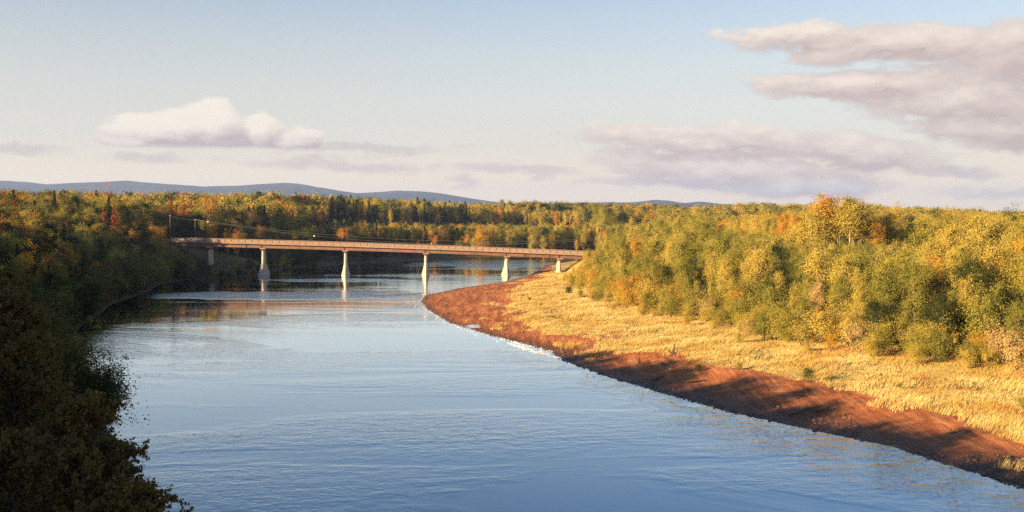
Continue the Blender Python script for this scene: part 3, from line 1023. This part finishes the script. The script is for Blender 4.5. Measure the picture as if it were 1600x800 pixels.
def build_singles():
    by = {}
    for i in sorted(single):
        t_ = TREES[i]
        by.setdefault((COLOUR[t_['mat']], NOUN[t_['sp']], place_phrase(t_)), []).append(i)
    for (c, n, ph), ids in by.items():
        ids.sort(key=lambda i: TREES[i]['x'] / TREES[i]['y'])
        for k, i in enumerate(ids):
            t_ = TREES[i]
            tm, cm, H, R = SPECS[t_['sp']][t_['var']]
            s = t_['h'] / H
            if len(ids) == 1:
                lab = 'lone %s %s %s' % (c, n, ph)
            else:
                lab = '%s %s %s, %s in line' % (c, n, ph, ordinal(k))
            e = link(KIND[t_['sp']], None, None, (t_['x'], t_['y'], t_['z']), t_['rz'], (s * t_['w'], s * t_['w'], s),
                     label=lab, category='shrub' if t_['sp'] == 'willow' else 'tree', group='%ss %s' % (n, ' '.join(ph.split()[:4])))
            link('stem' if t_['sp'] == 'willow' else 'trunk', tm, e)
            tint(link('foliage' if t_['sp'] == 'willow' else 'crown', cm, e), t_['mat'])


build_singles()


def scatter(name, pts, rz, sc, idx, coll, **props):
    """one object that repeats the shapes of a collection at given points (woods nobody could count)"""
    me = bpy.data.meshes.new(name)
    me.vertices.add(len(pts))
    me.vertices.foreach_set('co', np.asarray(pts, np.float32).ravel())
    a = me.attributes.new('turn', 'FLOAT_VECTOR', 'POINT')
    a.data.foreach_set('vector', np.column_stack([np.zeros(len(pts)), np.zeros(len(pts)), rz]).astype(np.float32).ravel())
    a = me.attributes.new('size', 'FLOAT_VECTOR', 'POINT')
    a.data.foreach_set('vector', np.asarray(sc, np.float32).ravel())
    a = me.attributes.new('which', 'INT', 'POINT')
    a.data.foreach_set('value', np.asarray(idx, np.int32))
    ob = link(name, me, **props)
    ng = bpy.data.node_groups.new(name, 'GeometryNodeTree')
    ng.interface.new_socket('Geometry', in_out='INPUT', socket_type='NodeSocketGeometry')
    ng.interface.new_socket('Geometry', in_out='OUTPUT', socket_type='NodeSocketGeometry')
    N, L = ng.nodes, ng.links
    gi, go = N.new('NodeGroupInput'), N.new('NodeGroupOutput')
    m2p = N.new('GeometryNodeMeshToPoints')
    iop = N.new('GeometryNodeInstanceOnPoints')
    ci = N.new('GeometryNodeCollectionInfo')
    ci.inputs['Collection'].default_value = coll
    ci.inputs['Separate Children'].default_value = True
    ci.inputs['Reset Children'].default_value = True

    def attr(nm, ty):
        n = N.new('GeometryNodeInputNamedAttribute')
        n.data_type = ty
        n.inputs['Name'].default_value = nm
        return n.outputs['Attribute']
    L.new(gi.outputs[0], m2p.inputs['Mesh'])
    L.new(m2p.outputs[0], iop.inputs['Points'])
    L.new(ci.outputs[0], iop.inputs['Instance'])
    iop.inputs['Pick Instance'].default_value = True
    L.new(attr('which', 'INT'), iop.inputs['Instance Index'])
    e2r = N.new('FunctionNodeEulerToRotation')
    L.new(attr('turn', 'FLOAT_VECTOR'), e2r.inputs[0])
    L.new(e2r.outputs[0], iop.inputs['Rotation'])
    L.new(attr('size', 'FLOAT_VECTOR'), iop.inputs['Scale'])
    L.new(iop.outputs[0], go.inputs[0])
    md = ob.modifiers.new('scatter', 'NODES')
    md.node_group = ng
    return ob


PROTO, PROTO_ID = bpy.data.collections.new('tree shapes'), {}


def proto_index(sp, var, mat, coarse):
    key = (sp, var, mat, coarse)
    if key not in PROTO_ID:
        tm, cm, H, R = SPECS[sp][var]
        nt = len(tm.vertices)
        V = np.empty(nt * 3, np.float32)
        tm.vertices.foreach_get('co', V)
        W = np.empty(len(cm.vertices) * 3, np.float32)
        cm.vertices.foreach_get('co', W)
        if coarse:      # far away: a third of the leaf sprays, each larger
            W4 = W.reshape(-1, 4, 3)[::5]
            c4 = W4.mean(1, keepdims=True)
            W = ((W4 - c4) * 2.2 + c4).astype(np.float32).ravel()
        qs = [tuple(p.vertices) for p in tm.polygons]
        q4 = np.array([q for q in qs if len(q) == 4])
        q3 = np.array([q for q in qs if len(q) == 3])
        lq = np.arange(len(W) // 3).reshape(-1, 4) + nt
        me = mesh('tree_shape', np.concatenate([V.reshape(-1, 3), W.reshape(-1, 3)]), [q4, q3, lq], (tm.materials[0], M[mat]),
                  [0] * (len(q4) + len(q3)) + [1] * len(lq))
        o = bpy.data.objects.new('shape_%03d' % len(PROTO_ID), me)
        PROTO.objects.link(o)
        PROTO_ID[key] = len(PROTO_ID)
    return PROTO_ID[key]


WOODS = [(('fringe', 'wood', 'terrace', 'back', 'clump'), 'sunlit_forest', 'golden forest massed behind the grass bank, beyond the trees one can pick out'),
         (('brush', 'bank', 'redspruce', 'skyspruce', 'bluff'), 'shaded_forest', 'dark forest massed on the shaded bank between its larger trees'),
         (('far', 'grove', 'beyond', 'yellow', 'pair', 'redfield'), 'far_forest', 'mixed autumn forest covering the country behind the bridge up to the hills')]
# fewer shapes for the masses: two variants of each
jobs = []
for zones, nm, lab in WOODS:
    ids = [i for i in range(len(TREES)) if i not in single and TREES[i]['zone'] in zones]
    pts, rz, sc, ix = [], [], [], []
    for i in ids:
        t_ = TREES[i]
        v = t_['var'] % 2
        H = SPECS[t_['sp']][v][2]
        s = t_['h'] / H
        pts.append((t_['x'], t_['y'], t_['z']))
        rz.append(t_['rz'])
        sc.append((s * t_['w'], s * t_['w'], s))
        ix.append(proto_index(t_['sp'], v, t_['mat'], t_['y'] > 480 or t_['zone'] in ('back', 'bluff')))
    jobs.append((nm, pts, rz, sc, ix, lab))
for nm, pts, rz, sc, ix, lab in jobs:
    scatter(nm, pts, rz, sc, ix, PROTO, kind='stuff', label=lab, category='forest')



# ------------------------------------------------------------------ the near trees below the viewpoint, leaf by leaf
def near_tree(seed, H, rad, cb, n_limb, twigs, leaf):
    r = np.random.default_rng(seed)
    g = Geo()
    zz = np.linspace(0, 1, 12)
    T = np.column_stack([np.cumsum(r.normal(0, .10, (12, 2)), 0), H * zz * .97])
    T[0, 2] = -.8
    g.tube(T, .24 * (1 - zz * .93), 8)
    C, O = [], []
    for i in range(n_limb):
        f = cb + (1 - cb) * (i + r.uniform(0, 1)) / n_limb
        q = (f - cb) / (1 - cb)
        L = rad * (math.sin(pi * min(1, q * .8 + .18)) ** .7) * r.uniform(.7, 1.15)
        az = i * 2.399 + r.normal(0, .3)
        el = radians(38 + r.normal(0, 10))
        d0 = np.array([math.cos(az) * math.cos(el), math.sin(az) * math.cos(el), math.sin(el)])
        b0 = np.array([np.interp(f, zz, T[:, k]) for k in range(3)])
        ss = np.linspace(0, 1, 6)
        B = b0 + d0 * (L / math.cos(el)) * ss[:, None] + np.column_stack([r.normal(0, .05, (6, 2)) * ss[:, None], -.35 * L * ss ** 2])
        g.tube(B, .07 * (1 - ss * .9), 4)
        for k in range(twigs):
            tt = r.uniform(.2, 1.0)
            p0 = np.array([np.interp(tt, ss, B[:, j]) for j in range(3)])
            dt = unit(d0 * .7 + r.normal(0, .75, 3) + np.array([0, 0, .15]))
            tl = r.uniform(.35, 1.0) * (.5 + .25 * rad / 3)
            g.tube(np.array([p0, p0 + dt * tl * .55, p0 + dt * tl + np.array([0, 0, -.06])]), [.014, .009, .004], 3)
            n = int(r.integers(16, 30))
            s = r.uniform(.15, 1.08, n)
            off = unit(r.normal(size=(n, 3))) * r.uniform(.03, .17, (n, 1))
            C.append(p0 + dt * tl * s[:, None] + off)
            O.append(off)
    C, O = np.concatenate(C), unit(np.concatenate(O))
    LV, LQ = cards(r, C, O, leaf, 1.45, .5)
    return g.mesh('near_trunk', (M['bark_dark'],), True), mesh('near_crown', LV, LQ, (M['leaf_shade'],))


NEAR = [near_tree(900, 15, 3.2, .18, 66, 24, .12), near_tree(901, 16, 4.0, .15, 76, 26, .13), near_tree(902, 15, 3.4, .2, 66, 24, .125)]
near_spots = [(-18.2, 42.0, 0, 17.2, .3, 'bushy dark tree whose leafy twigs reach over the water beside the bottom edge'),
              (-18.6, 37.0, 2, 17.0, 1.7, 'lowest of the dark bushy trees, filling the bottom corner'),
              (-24.4, 50.0, 1, 18.3, 2.6, 'wide brownish tree between the corner tree and the tallest dark one'),
              (-31.5, 63.0, 1, 20.2, 4.0, 'tallest brownish tree of the dark group beside the shaded water'),
              (-27.0, 58.0, 2, 17.0, 5.1, 'slim dark tree leaning out where the water first shows'),
              (-13.6, 36.5, 2, 15.2, 4.2, 'leafy young tree reaching farthest out over the water along the bottom edge'),
              (-44.0, 88.0, 0, 19.6, 0.9, 'farthest tree of the dark group, its top next to an orange aspen'),
              (-38.0, 74.0, 2, 19.5, 3.3, 'olive tree wedged between the tallest dark tree and the farthest one')]
for x, y, v, ztop, rz, lab in near_spots:
    z = float(ground(np.array([[x, y]]))[0][0])
    H = (15, 16, 15)[v]
    s = (ztop - z) / H
    w = min(s, 1.15)
    e = link('alder_tree', None, None, (x, y, z), rz, (w, w, s), label=lab, category='tree', group='dark trees below the viewpoint')
    link('trunk', NEAR[v][0], e)
    link('crown', NEAR[v][1], e)


# ------------------------------------------------------------------ grass, stones, driftwood, foam
def build_grass():
    r = np.random.default_rng(71)
    P = np.column_stack([r.uniform(-30, 100, 520000), 80 + 330 * r.uniform(0, 1, 520000) ** 1.6])
    P = P[in_view(P, .02)]
    P = P[inside(P, np.concatenate([RIGHT[4:20], FOREST_EDGE[12::-1] + (9, 0)]))]
    h, d, side, wet = ground(P)
    mw = mud_width(P[:, 1]) + 7.5 * fbm(P[:, 0], P[:, 1], 12, 5, 21)
    ins, ed = inside(P, FOREST_POLY), seg_dist(P, FOREST_EDGE)
    clump = fbm(P[:, 0], P[:, 1], 5, 3, 88)
    stray = (d > 3.5) & (d > mw - 7) & (fbm(P[:, 0], P[:, 1], 6, 3, 171) > .22) & (r.uniform(size=len(P)) < .35)
    k = (side > 0) & ~wet & ((d > mw + .6 + 2.2 * r.normal(size=len(P)) ** 2 * .4) | stray) & (~ins | (ed < 7)) & in_view(P, .02) & (clump > -.42 + .25 * r.normal(size=len(P)))
    k &= ~((fbm(P[:, 0], P[:, 1], 15, 4, 131) > .19) & (d < mw + 20) & (r.uniform(size=len(P)) < .6))
    bare = (((P[:, 0] - 36) / 7) ** 2 + ((P[:, 1] - 126) / 6) ** 2) < 1
    k &= ~bare | (r.uniform(size=len(P)) < .12)
    P, h, cl = P[k], h[k], clump[k]
    n = len(P)
    nb = 4
    size = (.17 + .24 * np.clip(cl + .4, 0, 1) + r.uniform(0, .25, n)) * np.clip(1 + 1.5 * fbm(P[:, 0], P[:, 1], 9, 3, 99), .5, 1.9)
    wind = np.array([.75, -.15])
    V = np.empty((n, nb, 3, 3), np.float32)
    for b in range(nb):
        az = r.uniform(0, 2 * pi, n)
        base = P + r.normal(0, .16, (n, 2))
        wd = np.column_stack([np.cos(az), np.sin(az)]) * (.022 + .025 * r.uniform(size=n))[:, None]
        tip = base + (r.normal(0, .35, (n, 2)) + wind) * size[:, None] * .55
        V[:, b, 0] = np.column_stack([base - wd, h - .03])
        V[:, b, 1] = np.column_stack([base + wd, h - .03])
        V[:, b, 2] = np.column_stack([tip, h + size * r.uniform(.75, 1.1, n)])
    m, t, out = material('dry_grass')
    tc = t.n('ShaderNodeTexCoord').outputs['Object']
    c = t.mix(t.smooth(t.noise(tc, .16, 5, .6), .35, .65), (0.424, 0.292, 0.081), (0.618, 0.482, 0.203))
    c = t.mix(t.smooth(t.noise(tc, .5, 3, .6), .56, .72, 0, .8), c, (.20, .17, .03))
    c = t.mix(t.smooth(t.noise(tc, .09, 4, .65), .52, .68, 0, .75), c, (.42, .20, .06))
    d_ = t.n('ShaderNodeBsdfDiffuse', inp={'Color': c})
    tr = t.n('ShaderNodeBsdfTranslucent', inp={'Color': c})
    mx = t.n('ShaderNodeMixShader', inp={0: .35, 1: d_.outputs[0], 2: tr.outputs[0]})
    t.set(out.inputs['Surface'], mx.outputs[0])
    link('dry_grass', mesh('dry_grass', V.reshape(-1, 3), np.arange(n * nb * 3).reshape(-1, 3), (m,)), kind='stuff',
         label='tall dry golden grass covering the flat above the mud bank', category='grass')
    print('grass tufts', n)


build_grass()


def rock(r, s):
    """a rounded, slightly flattened stone"""
    V, T = [], []
    k, rings = 7, 4
    for j in range(1, rings):
        ph = pi * j / rings
        for i in range(k):
            th_ = 2 * pi * i / k
            q = r.uniform(.8, 1.15)
            V.append((math.sin(ph) * math.cos(th_) * q, math.sin(ph) * math.sin(th_) * q * .8, math.cos(ph) * .55 * q))
    top, bot = len(V), len(V) + 1
    V += [(0, 0, .55), (0, 0, -.55)]
    Q = [(j * k + i, (j + 1) * k + i, (j + 1) * k + (i + 1) % k, j * k + (i + 1) % k) for j in range(rings - 2) for i in range(k)]
    T = [(top, i, (i + 1) % k) for i in range(k)] + [(bot, (rings - 2) * k + (i + 1) % k, (rings - 2) * k + i) for i in range(k)]
    return np.array(V) * s, np.array(Q), np.array(T)


def build_gravel():
    r = np.random.default_rng(72)
    g = Geo()
    P = np.column_stack([r.uniform(-30, 55, 60000), 88 + 292 * r.uniform(0, 1, 60000) ** 1.6])
    h, d, side, wet = ground(P)
    mw = mud_width(P[:, 1])
    k = (side > 0) & (h > -.05) & (d < mw + 2) & (fbm(P[:, 0], P[:, 1], 9, 3, 44) + .9 * np.exp(-d / 2.5) > .42)
    P, h = P[k][:3800], h[k][:3800]
    shapes = [rock(r, 1) for _ in range(6)]
    for (x, y), z in zip(P, h):
        V, Q, T = shapes[r.integers(0, 6)]
        a, s = r.uniform(0, 6.28), r.uniform(.05, .17) * (2.2 if r.uniform() < .06 else 1)
        R = np.array([[math.cos(a), -math.sin(a), 0], [math.sin(a), math.cos(a), 0], [0, 0, 1]])
        g.add(V @ R.T * s + (x, y, z + s * .12), Q, T)
    link('gravel', g.mesh('gravel', (M['stone'],), True), kind='stuff', label='scattered stones along the brown mud shore', category='stones')


build_gravel()


def limb(r, p, az, L, rad, el=.12, bend=.35, n=6):
    s = np.linspace(0, 1, n)
    a = az + bend * s + np.cumsum(r.normal(0, .08, n))
    step = L / (n - 1)
    pts = [np.array(p, float)]
    for i in range(1, n):
        pts.append(pts[-1] + step * np.array([math.cos(a[i]) * math.cos(el), math.sin(a[i]) * math.cos(el), math.sin(el)]))
    return np.array(pts), rad * (1 - s * .8)


def gz(x, y):
    return float(ground(np.array([[x, y]]))[0][0])


def driftwood():
    r = np.random.default_rng(73)
    def snag(x, y, az, L, rad, nb, lab, el=.05, up=.5):
        e = link('driftwood', None, None, (x, y, gz(x, y)), 0, 1.0, label=lab, category='driftwood', group='driftwood on the mud bank')
        P, R = limb(r, (0, 0, rad * .6), az, L, rad, el)
        g = Geo()
        g.tube(P, R, 6)
        link('log', g.mesh('log', (M['drift'],), True), e)
        for b in range(nb):
            i = int(r.integers(1, 5))
            Pb, Rb = limb(r, P[i], az + r.choice([-1, 1]) * r.uniform(.5, 1.2), L * r.uniform(.25, .5), R[i] * .55, r.uniform(.15, up))
            g = Geo()
            g.tube(Pb, Rb, 5)
            link('branch', g.mesh('branch', (M['drift'],), True), e)
    snag(33.6, 123.6, .35, 5.6, .17, 5, 'forked driftwood branch curving up from bare mud above the long shadows', .10, .7)
    snag(37.2, 124.8, .2, 4.6, .13, 4, 'smaller forked driftwood limb just behind the curved one', .12, .6)
    snag(42.5, 127.5, .1, 4.0, .15, 2, 'dark driftwood log lying on the bare patch among grass')
    snag(20.5, 148.5, .5, 3.8, .15, 3, 'driftwood limb on the mud under the grass scarp')
    snag(25.2, 146.5, -.2, 2.8, .22, 2, 'short thick driftwood chunk at the foot of the grass scarp')
    snag(48.0, 112.5, .3, 3.2, .12, 2, 'thin driftwood stick among the near mud shadows')
    # upright stump in the grass
    def stump(x, y, H, rad, lab):
        e = link('tree_stump', None, None, (x, y, gz(x, y)), 0, 1.0, label=lab, category='stump')
        g = Geo()
        zz = np.linspace(-.2, H, 5)
        g.tube(np.column_stack([zz * .22 + .05 * np.sin(zz * 5), zz * .06, zz]), rad * np.array([1.5, 1.05, .85, .8, .25]), 7)
        g.tube(np.column_stack([zz * -.35, zz * .1, zz * .62]), rad * np.array([.9, .7, .55, .45, .12]), 6)
        link('log', g.mesh('stump_log', (M['drift'],), True), e)
        for a in (.4, 2.5, 4.4):
            Pb, Rb = limb(r, (0, 0, .12), a, rad * 4, rad * .4, -.05)
            g = Geo()
            g.tube(Pb, Rb, 5)
            link('root', g.mesh('root', (M['drift'],), True), e)
    stump(26.2, 166.5, 1.9, .24, 'upright broken stump standing in the golden grass')
    stump(20.3, 164.0, .9, .32, 'squat dark stump at the scarp below the upright one')


driftwood()


def small_bushes():
    r = np.random.default_rng(74)
    for x, y, h, mt, lab in [(15.4, 276.0, 2.2, 'leaf_green', 'small dark bush standing alone on the grass near the bridge'),
                             (20.5, 258.0, 1.0, 'leaf_green', 'low dark tuft of brush before the willow edge'),
                             (40.6, 139.5, 1.7, 'leaf_green', 'dark green bush casting a long shadow above the bare mud'),
                             (51.0, 134.0, .9, 'leaf_olive', 'small olive bush at the rim of the bare patch'),
                             (28.0, 152.0, 1.0, 'leaf_green', 'dark low bush at the lip of the mud scarp'),
                             (33.5, 150.0, 1.1, 'leaf_olive', 'olive tuft of brush in the middle of the grass lip'),
                             (4.5, 262.0, .9, 'leaf_shade', 'brownish tuft at the inner edge of the sandbar'),
                             (60.5, 120.5, 1.3, 'leaf_olive', 'leafy tuft shading the last corner of the mud bank')]:
        tm, cm, H, R = SPECS['willow'][int(r.integers(0, 4))]
        s = h / H
        e = link('willow_bush', None, None, (x, y, gz(x, y)), float(r.uniform(0, 6)), (s * 1.1, s * 1.1, s), label=lab, category='shrub', group='low bushes on the grass flat')
        link('stem', tm, e)
        tint(link('foliage', cm, e), mt)


small_bushes()


def build_foam():
    r = np.random.default_rng(75)
    g = Geo()
    lines = [[(-3.0, 203), (1.5, 193), (5.6, 186), (7.4, 181)], [(.5, 190), (4.5, 181), (7.0, 175), (10.5, 168)], [(-21, 258), (-17, 241), (-12, 224)], [(-1, 194), (3, 184), (6, 177)]]
    def strip(p, d, L, w):
        n = np.array([-d[1], d[0]])
        a, b = p - d * L / 2, p + d * L / 2
        m = p + n * w * .2
        V = [(*a, .012), (*(m - n * w), .012), (*b, .012), (*(m + n * w), .012), (*m, .05 + w * .2)]
        g.add(V, (), [(0, 1, 4), (1, 2, 4), (2, 3, 4), (3, 0, 4)])
    for ln, dens in zip(lines, (3.5, 4, .4, 3)):
        ln = np.array(ln, float)
        for a, b in zip(ln[:-1], ln[1:]):
            L = np.linalg.norm(b - a)
            d = (b - a) / L
            for _ in range(int(L * dens)):
                p = a + (b - a) * r.uniform() + r.normal(0, .35, 2)
                strip(p, unit(d + r.normal(0, .25, 2)), r.uniform(.3, 1.5), r.uniform(.02, .07))
    # scattered lapping along the whole sunlit shore
    S = RIGHT[5:16]
    for a, b in zip(S[:-1], S[1:]):
        L = np.linalg.norm(b - a)
        d = (b - a) / L
        nrm = np.array([-d[1], d[0]])
        for _ in range(int(L * 2.0)):
            p = a + (b - a) * r.uniform() + nrm * abs(r.normal(0, 1.5))
            strip(p, unit(d + r.normal(0, .2, 2)), r.uniform(.15, .7), r.uniform(.012, .04))
    link('foam', g.mesh('foam', (M['foam'],)), kind='stuff', label='white riffles lapping along the mud shore', category='foam')


build_foam()


# ------------------------------------------------------------------ the bridge
def build_bridge():
    X0, X1, W = -134.5, 42.0, 4.6
    root = link('road_bridge', None, None, (-50, BRIDGE_Y, 0), 0, 1.0, label='long girder road bridge on flared concrete piers across the river', category='bridge')
    ox = 50.0
    xs = np.linspace(X0, X1, 60)

    def sweep(y0, y1, za, zb, xs=xs):
        g = Geo()
        rings = []
        for x in xs:
            zt = DECK(x)
            rings.append(np.array([(x + ox, y0, zt + za), (x + ox, y1, zt + za), (x + ox, y1, zt + zb), (x + ox, y0, zt + zb)]))
        g.loft(rings)
        return g
    link('deck', sweep(-W, W, -.34, 0.0).mesh('deck', (M['concrete_pale'],)), root)
    link('roadway', sweep(-W + .5, W - .5, .0, .06).mesh('roadway', (M['asphalt'],)), root)
    for y in (-3.4, -1.1, 1.1, 3.4):
        g = sweep(y - .13, y + .13, -1.72, -.345)
        gd = link('girder', g.mesh('girder', (M['steel_red'],)), root)
        link('flange', sweep(y - .36, y + .36, -1.80, -1.722).mesh('flange', (M['steel_red'],)), gd)
    # stiffener / hinge plates on the near girder
    st = Geo()
    st.box(-.16, .16, -.10, 0, -1.70, -.36)
    sm = st.mesh('hinge_plate', (M['steel_dark'],))
    for x in (-112.0, -97.0 - .0, -65.0, -33.75, -2.25, 5.0, 14.5, 18.25, -103.0):
        link('hinge_plate', sm, root, (x + ox, -3.54, float(DECK(x))))
    # kerbs, rails, posts
    for s in (-1, 1):
        y0, y1 = (s * (W + .06), s * (W - .42)) if s > 0 else (-W - .06, -W + .42)
        link('kerb', sweep(min(y0, y1), max(y0, y1), .003, .32).mesh('kerb', (M['concrete_pale'],)), root)
        yr = s * (W - .12)
        link('top_rail', sweep(yr - .07, yr + .07, 1.08, 1.24).mesh('top_rail', (M['concrete_pale'],)), root)
        step = 2.62
        n = int((X1 - X0) / step)
        po = Geo()
        po.box(-.10, .10, -.09, .09, .32, 1.08)
        pm = po.mesh('post', (M['steel_dark'],))
        pa = Geo()
        pa.box(.20, step - .20, -.03, .03, .46, .92)
        pam = pa.mesh('rail_panel', (M['concrete_pale'],))
        for i in range(n + 1):
            x = X0 + i * step
            link('post', pm, root, (x + ox, yr, float(DECK(x))))
            if i < n:
                o = link('rail_panel', pam, root, (x + ox, yr - .0, float(DECK(x))))
                o.rotation_euler = (0, math.atan2(float(DECK(x) - DECK(x + step)), step), 0)
    # piers
    def ring(wx, wy, z, nose=0.0, sh=0.0):
        return np.array([(-wx + sh, -wy, z), (0 + sh, -wy - nose, z), (wx + sh, -wy, z), (wx + sh, wy, z), (0 + sh, wy + nose * .4, z), (-wx + sh, wy, z)])
    for x, flare, kind in ((-117.75, 0, 'land'), (-97.0, 1.0, 'river'), (-65.0, .80, 'river'), (-33.75, .80, 'river'), (-2.25, .85, 'river'), (18.25, .5, 'land')):
        top = float(DECK(x)) - 1.80
        zb = gz(x, BRIDGE_Y) - 1.0
        zg = max(zb + 1, 0)
        pr = Geo()
        hgt = top - zg
        kb = zg + hgt * (.42 if kind == 'river' else .12)
        pr.loft([ring(.62, 2.6, kb - .05, .3), ring(.50, 2.5, top - 1.6, .2), ring(.50, 2.5, top - 1.0, .2)])
        p = link('pier', pr.mesh('pier', (M['concrete'],)), root, (x + ox, 0, 0))
        p.rotation_euler = (0, 0, radians(6))
        cp = Geo()
        cp.loft([ring(.50, 2.52, top - 1.0, .1), ring(1.05, 4.1, top - .45, .0), ring(1.05, 4.1, top - .004, .0)])
        link('cap', cp.mesh('cap', (M['concrete_pale'],)), p)
        ft = Geo()
        if kind == 'river':
            ft.loft([ring(1.95 * flare, 3.6, zb, 1.0), ring(1.9 * flare, 3.5, zg + .25, .9), ring(1.25 * flare, 3.1, zg + (kb - zg) * .55, .9), ring(.68, 2.72, kb, .4)])
        else:
            ft.loft([ring(.95, 3.0, zb, .3), ring(.9, 2.9, kb, .3)])
        link('footing', ft.mesh('footing', (M['concrete'],)), p)
    for x, s in ((X0 - .6, -1), (X1 + .6, 1)):
        ab = Geo()
        zt = float(DECK(x))
        ab.box(x + ox - .9, x + ox + .9, -W - .4, W + .4, gz(x, BRIDGE_Y) - 4, zt - .4)
        link('abutment', ab.mesh('abutment', (M['concrete'],)), root)


build_bridge()


def build_roads():
    for xa, xb in ((-330.0, -135.2), (42.8, 240.0)):
        xs = np.linspace(xa, xb, 40)
        e = -134.0 if xb < 0 else 42.0
        V = []
        for x in xs:
            al = abs(x - e)
            zz = max(float(DECK(e)) - .2 - max(0, al - 60) * .02, gz(x, BRIDGE_Y) + .05)
            V += [(x, BRIDGE_Y - 4, zz), (x, BRIDGE_Y + 4, zz)]
        Q = np.array([(2 * i, 2 * i + 2, 2 * i + 3, 2 * i + 1) for i in range(len(xs) - 1)])
        link('road', mesh('road', V, Q, (M['asphalt'],)), kind='structure')


build_roads()


def build_power_line():
    poles = [(-141.5, 424.0, 13.0, 'utility pole set back from the bridge end, the one farther into the trees'), (-131.8, 426.0, 13.0, 'pale utility pole at the bridge end holding the river wires'),
             (56.0, 446.0, 12.0, 'utility pole among trees on the sunlit bank where the wires land')]
    tops = []
    for x, y, H, lab in poles:
        z = gz(x, y)
        e = link('utility_pole', None, None, (x, y, z), radians(4), 1.0, label=lab, category='pole', group='utility poles of the river crossing')
        g = Geo()
        zz = np.linspace(-1, H, 5)
        g.tube(np.column_stack([zz * 0, zz * 0, zz]), np.linspace(.16, .10, 5), 8)
        link('shaft', g.mesh('pole_shaft', (M['pole_wood'],), True), e)
        g = Geo()
        g.box(-.06, .06, -1.2, 1.2, H - .75, H - .58)
        link('crossarm', g.mesh('crossarm', (M['pole_wood'],)), e)
        for yy in (-1.05, 1.05):
            g = Geo()
            g.tube([(0, yy, H - .58), (0, yy, H - .46), (0, yy, H - .32)], [.05, .08, .04], 6)
            link('insulator', g.mesh('insulator', (M['ball_white'],)), e)
        tops.append(np.array([x, y, z + H - .32]))
    a, b = tops[1], tops[2]
    t_ = np.linspace(0, 1, 41)
    for k, (yy, sag, lab) in enumerate(((-1.05, 6.6, 'lower wire sagging over the river behind the bridge'), (1.05, 5.4, 'upper wire sagging over the river behind the bridge'))):
        P = a + (b - a) * t_[:, None] + np.column_stack([0 * t_, 0 * t_ + yy, -4 * sag * t_ * (1 - t_)])
        g = Geo()
        g.tube(P, .045, 4)
        link('power_wire', g.mesh('power_wire', (M['wire'],), True), None, label=lab, category='wire', group='wires over the river')
        if k == 0:
            for tx, mt, lb in ((.03, 'ball_white', 'white marker ball on the wire close to the pole'), (.26, 'ball_white', 'pale marker ball on the wire above the first river span'), (.52, 'ball_orange', 'orange marker ball low on the wire at mid river')):
                p = np.array([np.interp(tx, t_, P[:, j]) for j in range(3)])
                V, T = [], []
                g = Geo()
                zz = np.linspace(-.36, .36, 9)
                g.tube(np.column_stack([zz, 0 * zz, 0 * zz]), np.sqrt(np.maximum(.13 - zz ** 2, .0004)), 12)
                link('marker_ball', g.mesh('marker_ball', (M[mt],), True), None, tuple(p), 0, 1.0, label=lb, category='marker ball', group='marker balls on the river wire')
    P = tops[0] + (tops[1] - tops[0]) * t_[:, None] + np.column_stack([0 * t_, 0 * t_ - 1.05, -.6 * 4 * t_ * (1 - t_)])
    g = Geo()
    g.tube(P, .045, 4)
    link('power_wire', g.mesh('power_wire', (M['wire'],), True), None, label='short wire strung between the two poles at the bridge end', category='wire', group='wires over the river')


build_power_line()
bpy.context.view_layer.update()
